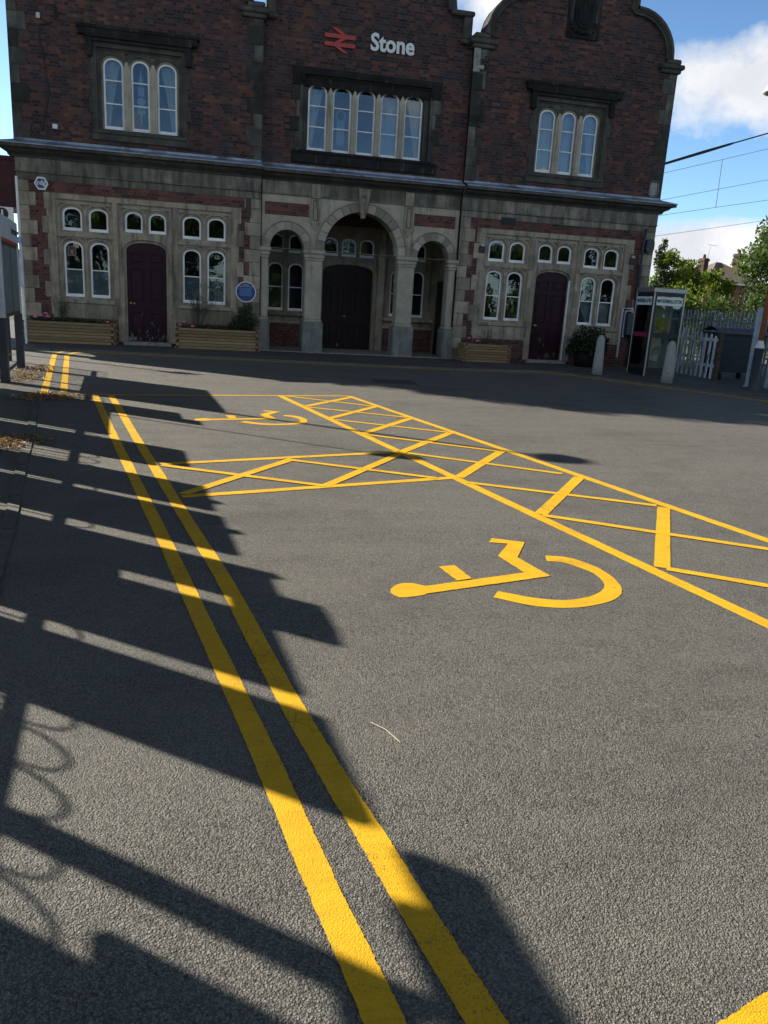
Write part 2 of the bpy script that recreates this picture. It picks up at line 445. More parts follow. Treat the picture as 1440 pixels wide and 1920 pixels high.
# ------------------------------------------------------------------ camera
CAMP = (0.22409, 0.261604, 0.0590514); DIST = 22.1606; EYE = 1.5
yaw, pitch, roll = CAMP
fw = Vector((math.sin(yaw)*math.cos(pitch), math.cos(yaw)*math.cos(pitch), -math.sin(pitch)))
rt0 = Vector((math.cos(yaw), -math.sin(yaw), 0)); up0 = rt0.cross(fw)
rt = rt0*math.cos(roll)+up0*math.sin(roll); up = up0*math.cos(roll)-rt0*math.sin(roll)
cam = bpy.data.cameras.new('camera'); cam.sensor_fit = 'HORIZONTAL'; cam.sensor_width = 36; cam.lens = 36*1465/1440
cam.clip_start = .05; cam.clip_end = 3000
co = bpy.data.objects.new('camera', cam); COL.objects.link(co)
mm = Matrix((rt, up, -fw)).transposed().to_4x4(); mm.translation = (0, -DIST, EYE)
co.matrix_world = mm; S.camera = co

# ------------------------------------------------------------------ light
AZ, EL = R(-38), R(31)
trav = Vector((math.cos(AZ)*math.cos(EL), math.sin(AZ)*math.cos(EL), -math.sin(EL)))
sl = bpy.data.lights.new('sun', 'SUN'); sl.energy = 5.0; sl.angle = R(.55); sl.color = (1., .93, .82)
so = bpy.data.objects.new('sun', sl); COL.objects.link(so); so.rotation_euler = trav.to_track_quat('-Z', 'Y').to_euler(); so.location = (-30, 20, 40)
W = bpy.data.worlds.new('World'); S.world = W; W.use_nodes = True
def make_world():
    nt = W.node_tree; n = N(nt); bg = nt.nodes['Background']
    sky = n.add('ShaderNodeTexSky', sky_type='NISHITA'); sky.sun_disc = False; sky.sun_elevation = EL
    sky.sun_rotation = math.atan2(-trav.x, -trav.y); sky.air_density = 1.; sky.dust_density = .6; sky.ozone_density = 1.6
    d = n.add('ShaderNodeTexCoord').outputs['Generated']
    sep = n.add('ShaderNodeSeparateXYZ'); n.link(d, sep.inputs[0])
    den = n.math('ADD', n.math('MAXIMUM', sep.outputs[2], 0.), .16)
    cv = n.add('ShaderNodeCombineXYZ'); n.link(n.math('DIVIDE', sep.outputs[0], den), cv.inputs[0]); n.link(n.math('DIVIDE', sep.outputs[1], den), cv.inputs[1])
    n.link(n.math('MULTIPLY', sep.outputs[2], 3.), cv.inputs[2])
    f = n.noise(cv.outputs[0], 1.15, 9, .56)
    f3 = n.noise(d, 9., 8, .6)
    # banks of cumulus at fixed bearings (azimuth from +y to +x, elevation), with their spread
    def bank(azd, eld, wa, we, amp):
        v = Vector((math.sin(R(azd))*math.cos(R(eld)), math.cos(R(azd))*math.cos(R(eld)), math.sin(R(eld))))
        h = Vector((math.cos(R(azd)), -math.sin(R(azd)), 0)); e = h.cross(v) * -1
        a = n.math('DIVIDE', n.vmath('DOT_PRODUCT', d, tuple(h)), math.sin(R(wa)))
        b = n.math('DIVIDE', n.vmath('DOT_PRODUCT', d, tuple(e)), math.sin(R(we)))
        front = n.math('GREATER_THAN', n.vmath('DOT_PRODUCT', d, tuple(v)), 0.)
        r2 = n.math('ADD', n.math('MULTIPLY', a, a), n.math('MULTIPLY', b, b))
        return n.math('MULTIPLY', n.math('MULTIPLY', n.math('EXPONENT', n.math('MULTIPLY', r2, -1.)), amp), front)
    add = 0
    for bk in BANKS: 
        k = bank(*bk); add = k if add == 0 else n.math('ADD', add, k)
    m = n.math('ADD', n.math('ADD', n.math('MULTIPLY', f, .55), n.math('MULTIPLY', f3, .55)), add)
    mask = n.ramp(m, [(.63, 0.), (.68, .45), (.78, 1.)])
    body = n.ramp(n.math('ADD', n.math('MULTIPLY', n.noise(d, 6., 6, .55), .7), n.math('MULTIPLY', f3, .4)), [(.36, (5.6, 6.1, 7.0)), (.55, (8.8, 9.0, 9.4)), (.68, (11.2, 11.2, 11.0))])
    el_ = n.ramp(sep.outputs[2], [(0., 2.05), (.30, 1.35), (.62, .20)])
    skyc = n.mix(1., n.mix(1., sky.outputs[0], el_, 'MULTIPLY'), (.76, 1.0, 1.24, 1), 'MULTIPLY')
    c = n.mix(mask, skyc, body)
    n.link(c, bg.inputs[0]); bg.inputs[1].default_value = .055
BANKS = [(35.5, 14.0, 6.0, 2.9, .38), (33, 4.4, 7., 2.0, .34), (18.5, 18.8, 3., 2., .26), (33, 8.9, 6, 1.6, -.30), (31, 19.2, 4, 1.4, -.22), (-12, 15, 10, 8, -.15), (180, 27, 65, 8, .36)]  # last bank: unseen cloud added behind the viewer to brighten the station front
make_world()
vs = S.view_settings; vs.view_transform = 'Standard'; vs.look = 'None'; vs.gamma = 1; vs.use_curve_mapping = False; vs.exposure = 0.88
S.cycles.max_bounces = 8; S.cycles.transparent_max_bounces = 16

# ------------------------------------------------------------------ ground
def sheet(name, pts, z, mat, kind='structure', label=None):
    me = bpy.data.meshes.new(name); me.from_pydata([(x, y, z) for x, y in pts], [], [tuple(range(len(pts)))])
    me.materials.append(mat); o = bpy.data.objects.new(name, me); COL.objects.link(o)
    o['kind'] = kind
    if label: o['label'] = label
    return o
sheet('ground', [(-600, -600), (600, -600), (600, 900), (-600, 900)], -.03, M['grass'])
sheet('car_park', [(-30, -70), (60, -70), (60, 12), (-30, 12)], 0, M['asphalt'], label='weathered grey asphalt of the station forecourt')
pv = [(-12, .6), (-12, -2.9), (-3.6, -2.75), (-2.95, -2.3), (-2.2, -2.45), (1.25, -2.93), (4, -3.18), (5.87, -3.28), (7.4, -3.0), (8.5, -2.95), (9.1, -3.55), (9.62, -4.7), (10.7, -6.6), (11.3, -8.0), (12.6, -10.4), (20, -24), (34, -24), (34, .6)]
mb = MB(); 
mb.add([(x, y, .03) for x, y in pv]+[(x, y, -.02) for x, y in pv], [tuple(range(len(pv)))]+[(i, i+len(pv), (i+1) % len(pv)+len(pv), (i+1) % len(pv)) for i in range(len(pv))])
mb.build('pavement', M['pavement'])['kind'] = 'structure'
mb = MB()
kp = pv[1:16]
for a, b in zip(kp, kp[1:]):
    A, B = Vector((*a, 0)), Vector((*b, 0)); d = (B-A); L = d.length; k = max(1, int(L/.9)); d.normalize(); nn = Vector((-d.y, d.x, 0))
    for i in range(k):
        p = A+d*(L*i/k+.006); q = A+d*(L*(i+1)/k-.006)
        vs8 = [p+nn*0.001, q+nn*0.001, q-nn*.11, p-nn*.11]
        mb.add([(v.x, v.y, z) for z in (-.02, .034) for v in vs8], [(4, 5, 6, 7), (0, 4, 7, 3), (1, 2, 6, 5), (0, 1, 5, 4), (3, 7, 6, 2), (0, 3, 2, 1)])
mb.build('kerb', simple('dull_kerb_stone', (.13, .125, .115), .9, 0, .25, 12., .5, 90.))['kind'] = 'structure'

# painted markings: ragged-edged ribbons 4 mm above the asphalt
def ribbon(mb, pts, w, z, jit=.0009, step=.008):
    P = [Vector((x, y)) for x, y in pts]
    out = []
    # resample through a Catmull-Rom so that long double lines bend softly
    dense = []
    if len(P) > 2:
        Q = [P[0]*2-P[1]]+P+[P[-1]*2-P[-2]]
        for i in range(1, len(Q)-2):
            L = (Q[i+1]-Q[i]).length; k = max(2, int(L/step))
            for j in range(k):
                t = j/k; a, b, c, d = Q[i-1], Q[i], Q[i+1], Q[i+2]
                dense.append(.5*((2*b)+(c-a)*t+(2*a-5*b+4*c-d)*t*t+(3*b-a-3*c+d)*t**3))
        dense.append(P[-1])
    else:
        L = (P[1]-P[0]).length; k = max(2, int(L/step)); dense = [P[0].lerp(P[1], j/k) for j in range(k+1)]
    vs = []; fs = []
    k = len(dense)
    for i, p in enumerate(dense):
        d = (dense[min(i+1, k-1)]-dense[max(i-1, 0)]).normalized(); nn = Vector((-d.y, d.x))
        for sgn in (1, -1):
            q = p+nn*(sgn*w/2+random.gauss(0, jit)+.003*mnoise.noise(Vector((p.x*3, p.y*3, sgn*7)))+.0022*mnoise.noise(Vector((p.x*23, p.y*23, sgn*7)))+.003*max(0, mnoise.noise(Vector((p.x*61, p.y*61, sgn*5)))-.1))
            vs.append((q.x, q.y, z))
    for i in range(k-1): fs.append((2*i, 2*i+1, 2*i+3, 2*i+2))
    fs = [f[::-1] for f in fs]
    mb.add(vs, fs)
def fillpoly(mb, pts, z):
    P = [Vector((x, y, 0)) for x, y in pts]
    tris = tessellate_polygon([P]); fs = []
    for a, b, c in tris:
        if (P[b]-P[a]).cross(P[c]-P[a]).z < 0: b, c = c, b
        fs.append((a, b, c))
    mb.add([(p.x, p.y, z) for p in P], fs)
def marking(name, fn, label):
    mb = MB(); fn(mb); o = mb.build(name, M['yellow']); o['kind'] = 'structure'; o['label'] = label; return o
Z1, Z2, Z3 = .0025, .004, .0055
DL = [(-1.64, -10.35), (-1.33, -12.0), (-1.0, -13.73), (-.70, -15.26), (-.36, -17.0), (-.03, -18.74), (.18, -19.85), (.265, -20.34), (.329, -20.676), (.364, -20.867), (.43, -21.25)]
DR = [(-1.43, -10.33), (-1.11, -12.0), (-.76, -13.85), (-.405, -15.68), (-.145, -17.03), (.065, -18.1), (.245, -19.2), (.375, -19.9), (.452, -20.27), (.538, -20.69), (.582, -20.90), (.66, -21.25)]
def f(mb): ribbon(mb, DL, .086, Z1); ribbon(mb, DR, .088, Z1)
marking('double_yellow_lines', f, 'thick double yellow lines sweeping down the left of the bays')
FK = [(-2.75, -2.62), (-1.5, -2.78), (1.25, -3.16), (4, -3.42), (5.87, -3.5), (7.4, -3.24), (8.35, -3.2), (8.85, -3.72), (9.38, -4.78), (10.45, -6.68), (11.06, -8.07), (12.4, -10.6)]
FK2 = [(x-.06 if x > 8.5 else x, y-.2 if x < 8.5 else y-.17) for x, y in FK]
def f(mb): ribbon(mb, FK, .095, Z1); ribbon(mb, FK2, .095, Z1)
marking('far_double_yellow_lines', f, 'thin double yellow lines along the kerb in front of the station')
def f(mb):
    ribbon(mb, [(-2.3, -10.45), (-3.36, -3.7)], .1, Z1); ribbon(mb, [(-2.08, -10.2), (-3.08, -3.85)], .1, Z1)
    ribbon(mb, [(-3.4, -3.72), (-3.25, -2.75), (-2.75, -2.62)], .085, Z2); ribbon(mb, [(-3.12, -3.87), (-3.0, -3.0), (-2.75, -2.82)], .085, Z2)
marking('side_double_yellow_lines', f, 'double yellow lines beside the notice board turning along the station front')
aL = lambda y: 1.04+(-9.9-y)*.1975
aR = lambda y: 2.175+(-9.65-y)*.222
def f(mb):
    ribbon(mb, [(aL(-9.8), -9.8), (aL(-21.6), -21.6)], .1, Z1); ribbon(mb, [(aR(-9.6), -9.6), (aR(-20.6), -20.6)], .1, Z1)
    ribbon(mb, [(-1.62, -10.43), (2.18, -9.61)], .08, Z2)
    for a, b in (((1.3, -11.0), (2.15, -9.8)), ((1.49, -12.11), (2.39, -10.76)), ((1.72, -13.25), (2.62, -11.92)), ((1.93, -14.34), (2.86, -13.03)), ((2.19, -15.52), (3.1, -14.18)), ((2.46, -16.77), (3.41, -15.46)), ((2.74, -18.02), (3.63, -16.57)), ((3.02, -19.4), (3.92, -17.8))):
        ribbon(mb, [a, b], .1, Z2)
    for a, b in (((1.1, -9.86), (2.33, -10.78)), ((1.32, -11.09), (2.6, -11.84)), ((1.55, -12.22), (2.82, -13.0)), ((1.76, -13.31), (3.05, -14.2)), ((1.98, -14.39), (3.3, -15.32)), ((2.2, -15.72), (3.6, -16.51)), ((2.46, -16.80), (3.85, -17.74)), ((2.76, -18.04), (4.1, -18.98))):
        ribbon(mb, [a, b], .075, Z3)
marking('aisle_hatching', f, 'yellow cross hatched aisle beside the disabled bays')
def f(mb):
    ribbon(mb, [(-.445, -15.10), (1.93, -14.33)], .09, Z2); ribbon(mb, [(-.225, -16.27), (2.14, -15.53)], .09, Z2)
    ribbon(mb, [(-.22, -16.2), (.75, -14.80)], .09, Z3); ribbon(mb, [(.9, -15.92), (1.95, -14.36)], .09, Z3)
    ribbon(mb, [(-.43, -15.16), (.92, -15.90)], .075, Z3+.0015); ribbon(mb, [(.70, -14.83), (1.97, -15.57)], .075, Z3+.0015)
marking('bay_divider_hatching', f, 'yellow cross hatched strip between two disabled bays')
def smooth(P, k=6):
    P = [Vector(p) for p in P]; Q = [P[0]*2-P[1]]+P+[P[-1]*2-P[-2]]; out = []
    for i in range(1, len(Q)-2):
        a, b, c, d = Q[i-1], Q[i], Q[i+1], Q[i+2]
        for j in range(k):
            t = j/k; out.append(.5*((2*b)+(c-a)*t+(2*a-5*b+4*c-d)*t*t+(3*b-a-3*c+d)*t**3))
    return out+[P[-1]]
def ragged(P, amp=.0016, step=.012):
    out = []
    for a, b in zip(P, P[1:]+P[:1]):
        a, b = Vector(a), Vector(b); k = max(1, int((b-a).length/step))
        for j in range(k):
            q = a.lerp(b, j/k); out.append((q.x+random.gauss(0, amp), q.y+random.gauss(0, amp)))
    return out
def symbol(mb, ox, oy):
    o = lambda pts: ragged([(p[0]+ox, p[1]+oy) for p in pts])
    head = smooth([(.935, -18.339), (.944, -18.29), (.972, -18.243), (1.025, -18.203), (1.079, -18.200), (1.124, -18.225), (1.158, -18.27), (1.15, -18.35), (1.08, -18.39), (.985, -18.409), (.95, -18.388), (.935, -18.339)], 3)[:-1]
    fillpoly(mb, o(head), Z1)
    fillpoly(mb, o([(1.12, -18.262), (1.807, -18.065), (1.755, -17.752), (1.915, -17.505), (1.797, -17.468), (1.849, -17.378), (2.048, -17.474), (1.873, -17.786), (1.945, -18.132), (1.12, -18.368)]), Z2)
    fillpoly(mb, o([(1.312, -17.938), (1.420, -17.922), (1.452, -18.15), (1.355, -18.185)]), Z3)
    outer = smooth([(2.075, -17.750), (2.20, -17.79), (2.28, -17.90), (2.325, -18.06), (2.315, -18.25), (2.26, -18.40), (2.16, -18.51), (2.02, -18.58), (1.84, -18.615), (1.65, -18.57), (1.48, -18.44)])
    inner = smooth([(2.035, -17.86), (2.13, -17.89), (2.195, -17.99), (2.235, -18.10), (2.225, -18.24), (2.18, -18.34), (2.10, -18.42), (1.99, -18.48), (1.85, -18.505), (1.70, -18.46), (1.54, -18.35)])
    vs = []; fs = []
    for a, b in zip(outer, inner): vs += [(a[0]+ox+random.gauss(0, .0015), a[1]+oy, Z1), (b[0]+ox+random.gauss(0, .0015), b[1]+oy, Z1)]
    for i in range(len(outer)-1): fs.append((2*i, 2*i+2, 2*i+3, 2*i+1)[::-1])
    mb.add(vs, fs)
marking('wheelchair_symbol', lambda mb: symbol(mb, 0, 0), 'yellow wheelchair symbol painted in the nearer bay')
marking('far_wheelchair_symbol', lambda mb: symbol(mb, -1.15, 5.85), 'yellow wheelchair symbol painted in the far bay half in shadow')
marking('near_bay_line', lambda mb: ribbon(mb, [(.75, -21.15), (2.9, -20.43)], .1, Z1), 'yellow bay line at the bottom right corner')
def f():
    mb = MB(); 
    P = [(-2.3, -10.95), (-1.79, -13.82), (-1.58, -15.16), (-1.38, -16.3), (-1.24, -17.14), (-.98, -18.9), (-.5, -22)]
    for a, b in zip(P, P[1:]):
        A, B = Vector((*a, 0)), Vector((*b, 0)); d = B-A; L = d.length; d.normalize(); nn = Vector((d.y, -d.x, 0)); k = max(1, int(L/.6))
        for i in range(k):
            p = A+d*(L*i/k+.008); q = A+d*(L*(i+1)/k-.008)
            mb.add([(v.x, v.y, .012) for v in (p-nn*.04, q-nn*.04, q+nn*.04, p+nn*.04)], [(3, 2, 1, 0)])
    o = mb.build('drainage_channel', simple('dull_channel_concrete', (.115, .11, .10), .9, 0, .3, 9., .5, 90.)); o['kind'] = 'structure'
f()
mb = MB(); mb.add([(x, y, .006) for x, y in [(-2.68, -10.62), (-2.22, -10.86), (-2.2, -11.25), (-2.62, -11.02)]], [(3, 2, 1, 0)])
o = mb.build('worn_white_marking', simple('worn_white_road_paint', (.55, .54, .52), .8, 0, .25, 20., dirt=(.12, .12, .11), dirtamt=.4)); o['kind'] = 'structure'
# manhole cover in the shaded road
mh = thing('manhole_cover', 'rectangular iron manhole cover in the shaded road', 'manhole cover', (3.5, -6.98, 0), R(-4))
mb = MB(); mb.bbox(-.42, .42, -.36, .36, -.02, .006, .004, mat=Matrix.Translation((3.5, -6.98, 0)) @ Matrix.Rotation(R(-4), 4, 'Z')); mb.build('surround', M['dark_grey'], mh)
mb = MB(); T = Matrix.Translation((3.5, -6.98, 0)) @ Matrix.Rotation(R(-4), 4, 'Z')
mb.box(-.28, .28, -.24, .24, 0, .009, mat=T)
for i in range(7):
    for j in range(6): mb.box(-.25+i*.075, -.205+i*.075, -.21+j*.075, -.165+j*.075, .009, .012, mat=T)
mb.build('lid', M['dark_grey'], mh)

# ------------------------------------------------------------------ station building
BD = thing('station_building', 'two storey Victorian railway station of dark brick and buff stone with curved gables', 'building', (4, 0, 0))
XL, XR = -4.72, 12.73
def light(x0, x1, z0, z1, hz, y, bars, parent, paint='white', fw_=.042, bot=.075, pane_mat='glass', kind='window', pp=2.2):
    """one sash light: white frame (ring + bars) with its pane"""
    mb = MB()
    inner = arch_pts(x0+fw_, x1-fw_, z0+bot, z1-fw_, hz-fw_*.6, p=pp)
    mb.plate(arch_pts(x0, x1, z0, z1, hz, p=pp), [inner], y, y+.06, .5)
    for zb in bars: mb.box(x0+fw_*.8, x1-fw_*.8, y+.008, y+.05, zb-.013, zb+.013, .5)
    mb.box(x0-.012, x1+.012, y-.02, y+.002, z0-.004, z0+bot*.55, .5)
    w = mb.build('window', M[paint], parent)
    pm = MB(); pm.plate(arch_pts(x0+.02, x1-.02, z0+.03, z1-.02, hz-.01, p=pp), [], y+.034, y+.038, .5)
    pm.build('pane', M[pane_mat], w)
    return w
def curtain(w, x0, x1, z0, z1, y, mat, side):
    """gathered curtain hanging behind a light: side -1 left, 1 right, 0 full"""
    n = 22; m = 12; vs = []; fs = []
    for j in range(m+1):
        v = j/m
        for i in range(n+1):
            u = i/n
            wdt = (x1-x0)
            if side == 0: x = x0+wdt*u
            elif side < 0: x = x0+wdt*u*(.25+.65*v**1.3)
            else: x = x1-wdt*(1-u)*(.25+.65*v**1.3)
            vs.append((x, y+.018*math.sin(u*26+v*2)+.012*math.sin(u*11), z0+(z1-z0)*v))
    for j in range(m):
        for i in range(n): a = j*(n+1)+i; fs.append((a, a+1, a+n+2, a+n+1))
    MB().add(vs, fs, .5).build('curtain', M[mat], w, True)

def panel_door(x0, x1, z0, z1, hz, y, parent, mat, leaves=1, handle=True):
    mb = MB(); mb.plate(arch_pts(x0, x1, z0, z1, hz, p=2.3), [], y, y+.05, .5)
    W_ = (x1-x0); cols = 2*leaves
    cw = W_/cols; zr = [(z0+.16, z0+.78), (z0+1.02, z1-.62), (z1-.52, z1-.24)]
    for c in range(cols):
        a, b = x0+cw*c+.065, x0+cw*(c+1)-.065
        for i, (p, q) in enumerate(zr):
            if leaves == 2 and c in (0, 3) and i == 2: q -= .04
            mb.plate(rect(a, b, p, q), [rect(a+.025, b-.025, p+.025, q-.025)], y-.016, y+.001, .5)
            mb.bbox(a+.05, b-.05, y-.013, y+.001, p+.05, q-.05, .012, .5)
    mb.box(x0+.01, x1-.01, y-.018, y+.001, z0+.86, z0+.94, .5)
    if leaves == 2: mb.box((x0+x1)/2-.02, (x0+x1)/2+.02, y-.022, y+.001, z0, z1-.03, .5)
    mb.box(x0+.01, x1-.01, y-.012, y+.001, z0+.01, z0+.11, .5)
    d = mb.build('door', M[mat], parent)
    if handle:
        hx = x0+.09 if leaves == 1 else (x0+x1)/2-.1
        h = MB()
        h.tube([(hx, y-.006, z0+.98), (hx, y-.06, z0+.98)], .012, 8)
        h.lathe([(.005, -.03), (.03, -.02), (.035, 0), (.03, .02), (.005, .03)], (hx, y-.07, z0+.98), 12)
        h.tube([(hx+.075, y-.004, z0+.98), (hx+.075, y-.022, z0+.98)], .022, 10)
        h.build('handle', M['brass'], d)
    return d

def quoins(x_edge, sgn, z0, z1, y0, widths=(.44, .24), hs=.36, name='quoins', mat='quoin', parent=BD, start=0):
    mb = MB(); z = z0; i = start
    while z < z1-.05:
        h = min(hs*(.92+.16*random.random()), z1-z); w = widths[i % 2]*(.95+.1*random.random())
        a, b = (x_edge, x_edge+sgn*w) if sgn > 0 else (x_edge+sgn*w, x_edge)
        mb.bbox(a, b, y0-.012-.004*random.random(), y0+.1, z+.004, z+h-.004, .008)
        z += h; i += 1
    return mb.build(name, M[mat], parent)

LGRP = {}
def wing(cx, xa, xb, right):
    # ---- ground storey
    r = lambda a: cx+a
    sur = rect(r(-2.2), r(2.2), .55, 3.67)
    mb = MB(); mb.plate(rect(xa, xb, -.1, 4.12), [rect(r(-2.25), r(2.25), .1, 3.6)], 0, .34)
    mb.build('ground_floor_wall', M['brick_low'], BD)
    # stone frontispiece: outer plate with three panels, then arched layers stepping back
    pan = [(-2.16, -.80), (-.68, .68), (.80, 2.16)]
    lw = .455
    px = [(-2.02, -1.55), (-1.39, -.92), (.92, 1.39), (1.55, 2.02)]
    cxs = [(-.51, -.075), (.075, .51)]
    mb = MB()
    out = [(r(-2.32), .1), (r(2.32), .1), (r(2.32), 3.28), (r(2.42), 3.28), (r(2.42), 3.67), (r(-2.42), 3.67), (r(-2.42), 3.28), (r(-2.32), 3.28)]
    holes = [rect(r(a), r(b), 1.13 if i != 1 else .101, 3.54) for i, (a, b) in enumerate(pan)]
    holes[1] = rect(r(-.68), r(.68), .105, 3.54)
    mb.plate(out, holes, -.022, .05, .75)
    # toothed jamb stones
    zz = .72; i = 0
    while zz < 3.25:
        h = .42*(.9+.2*random.random()); h = min(h, 3.28-zz); wj = (.05, .17)[i % 2]
        mb.bbox(r(-2.32)-wj, r(-2.30), -.02, .05, zz+.003, zz+h-.003, .004); mb.bbox(r(2.30), r(2.32)+wj, -.02, .05, zz+.003, zz+h-.003, .004)
        zz += h; i += 1
    # mullion joints: thin proud blocks on piers
    for px0, px1 in ((-.80, -.68), (.68, .80)):
        for k in range(6): mb.bbox(r(px0)+.002, r(px1)-.002, -.026, -.018, .74+k*.47, .74+k*.47+.462, .003)
    mb.bbox(r(-2.2), r(-.8), -.075, -.02, 1.03, 1.12, .015, .7); mb.bbox(r(.8), r(2.2), -.075, -.02, 1.03, 1.12, .015, .7)
    mb.build('stone_window_surround', M['stone'], BD)
    # layer B : rings round arched openings with sunk spandrels
    mbB = MB(); mbC = MB()
    def arches(a, b, z0, z1, lights, zl0, zl1, hz):
        g = .055
        hol = [arch_pts(r(p)-g, r(q)+g, zl0-.02, zl1+g, hz+g, p=2.3) for p, q in lights]
        # spandrel sinkings (triangles) between arch and panel edge
        xs = [a]+[(lights[i][1]+lights[i+1][0])/2 for i in range(len(lights)-1)]+[b]
        top = zl1+g+.03
        for p, q in lights:
            for xx, sg in ((p-g, 1), (q+g, -1)):
                hol.append([(r(xx-.012*sg), top-.015), (r(xx+.13*sg), top-.015), (r(xx+.055*sg), top-.05), (r(xx-.012*sg), top-.13)])
        hol = [h if sum(h[i][0]*h[(i+1) % len(h)][1]-h[(i+1) % len(h)][0]*h[i][1] for i in range(len(h))) > 0 else h[::-1] for h in hol]
        mbB.plate(rect(r(a), r(b), z0, z1), hol, .035, .09, .7)
        mbC.plate(rect(r(a), r(b), z0, z1), [arch_pts(r(p), r(q), zl0, zl1, hz, p=2.2) for p, q in lights], .075, .2, .62)
    for (a, b), ls in ((pan[0], px[:2]), (pan[2], px[2:])):
        arches(a, b, 2.685, 3.54, ls, 2.81, 3.375, .17)
        arches(a, b, 1.1, 2.685, ls, 1.19, 2.56, .19)
        mbB.box(r(a), r(b), -.005, .06, 2.66, 2.75, .75)
    arches(-.68, .68, 2.76, 3.54, cxs, 2.87, 3.375, .17)
    # door head
    mbB.plate(rect(r(-.68), r(.68), .1, 2.76), [arch_pts(r(-.56), r(.56), .1, 2.70, .28, p=2.3)[::1]], .03, .09, .7)
    mbC.plate(rect(r(-.64), r(.64), .1, 2.76), [arch_pts(r(-.5), r(.5), .1, 2.63, .22, p=2.3)], .085, .22, .6)
    mbB.build('moulded_arches', M['stone'], BD); mbC.build('inner_reveals', M['mould_dark'] if False else M['stone'], BD)
    for i, (p, q) in enumerate(px):
        light(r(p), r(q), 2.81, 3.375, .17, .10, [], BD)
        w = light(r(p), r(q), 1.19, 2.56, .19, .10, [1.87], BD)
        if not right:
            f_ = MB(); f_.box(r(p)+.03, r(q)-.03, .15, .154, 1.25, 1.86); f_.build('window_film', M['film'], w)
        elif i >= 2:
            curtain(w, r(p)+.02, r(q)-.02, 1.25, 1.85, .26, 'curtain', 0 if i == 3 else 1)
    for p, q in cxs: light(r(p), r(q), 2.87, 3.375, .17, .10, [], BD)
    d = panel_door(r(-.5), r(.5), .12, 2.63, .22, .13, BD, 'door')
    if right: MB().bbox(r(.505), r(.55), .02, .06, .12, 2.42, .004).build('lit_door_edge', M['white_plain'], BD)  # white strip standing in for the bright, lit edge of the door
    for a, b in ((-2.31, -.73), (.73, 2.31)): MB().box(r(a), r(b), -.03, .02, .02, .655).build('brick_apron', M['brick_low'], BD)
    # step
    mb = MB(); mb.bbox(r(-.62), r(.62), -.12, .14, -.02, .12, .01); mb.build('doorstep', M['concrete'], BD)
    # apron below the windows
    for a, b in ((-2.3, -.72), (.72, 2.3)):
        mb = MB(); x = a
        while x < b-.05:
            w_ = min(.55+.3*random.random(), b-x); mb.bbox(r(x)+.003, r(x+w_)-.003, -.032, .02, .66, 1.03, .005); x += w_
        mb.build('window_apron', M['stone'], BD)
    # frieze ashlar and bands
    mb = MB()
    for z0, z1, yy in ((3.925, 4.10, -.012), (4.13, 4.43, -.03)):
        x = xa
        while x < xb-.05:
            w_ = min(.8+.5*random.random(), xb-x)
            if xb-x-w_ < .3: w_ = xb-x
            mb.bbox(x+.002, x+w_-.002, yy, .3, z0+.002, z1-.002, .004); x += w_
    mb.box(xa, xb, -.055, .3, 4.10, 4.13, .5)
    mb.build('frieze_blocks', M['frieze'], BD)
    quoins(xa, 1, .0, 3.92, 0, (.42, .28), .33, mat='stone'); quoins(xb, -1, .0, 3.92, 0, (.42, .28), .33, mat='stone', start=1)
    # ---- upper storey with shaped gable
    m = (xa+xb)/2; hw = (xb-xa)/2
    def G(dx, z): return (m+dx, z)
    prof = []
    prof += [(2.66, 8.45)]
    for i in range(9):
        t = PI/2*i/8; prof.append((1.52+1.14*math.cos(t), 8.45+1.08*math.sin(t)))
    prof += [(1.45, 9.53), (1.45, 10.05)]
    for i in range(11):
        t = PI/2*i/10; prof.append((1.30*math.cos(t), 10.05+1.15*math.sin(t)))
    edge = prof
    outl = [(xa, 4.70), (xb, 4.70), (xb, 8.3)]+[(m+a, b) for a, b in edge]+[(m-a, b) for a, b in edge[::-1]]+[(xa, 8.3)]
    wx = [(-.92, -.45), (-.28, .17), (.34, .82)]; o = m-.0
    wc = cx
    wl = [(wc+a, wc+b) for a, b in ((-.93, -.46), (-.275, .16), (.345, .815))] if not right else [(wc+a, wc+b) for a, b in ((-.87, -.40), (-.22, .22), (.42, .88))]
    ax, bx = wl[0][0]-.24, wl[2][1]+.24
    mb = MB(); mb.plate(outl, [rect(ax+.04, bx-.04, 5.2, 7.2)], 0, .34); mb.build('upper_wall', M['brick_up'], BD)
    # coping that follows the gable
    mb = MB()
    fine = []
    for (u0, v0), (u1, v1) in zip(edge, edge[1:]):
        k = 3 if abs(u1-u0)+abs(v1-v0) < .5 else 1
        fine += [(u0+(u1-u0)*j/k, v0+(v1-v0)*j/k) for j in range(k)]
    fine.append(edge[-1])
    for sg in (1, -1):
        P2 = [Vector((m+sg*a_, b_)) for a_, b_ in fine]; nrm = []
        for i in range(len(P2)):
            d = (P2[min(i+1, len(P2)-1)]-P2[max(i-1, 0)]).normalized(); nrm.append(Vector((d.y, -d.x))*sg)
        for o0, o1, y0, y1, tn in ((-.12, .0, -.10, .42, .3), (.0, .07, -.16, .46, .55), (-.05, .0, -.13, -.10, .15)):
            vs = []
            for q, nn in zip(P2, nrm):
                A_, B_ = q+nn*o0, q+nn*o1; vs += [(A_.x, y0, A_.y), (B_.x, y0, B_.y), (B_.x, y1, B_.y), (A_.x, y1, A_.y)]
            fs = []
            for i in range(len(P2)-1):
                for j in range(4):
                    j2 = (j+1) % 4; fq = (4*i+j, 4*i+j2, 4*i+4+j2, 4*i+4+j); fs.append(fq if sg < 0 else fq[::-1])
            fs.append((0, 1, 2, 3)); mb.add(vs, fs, tn)
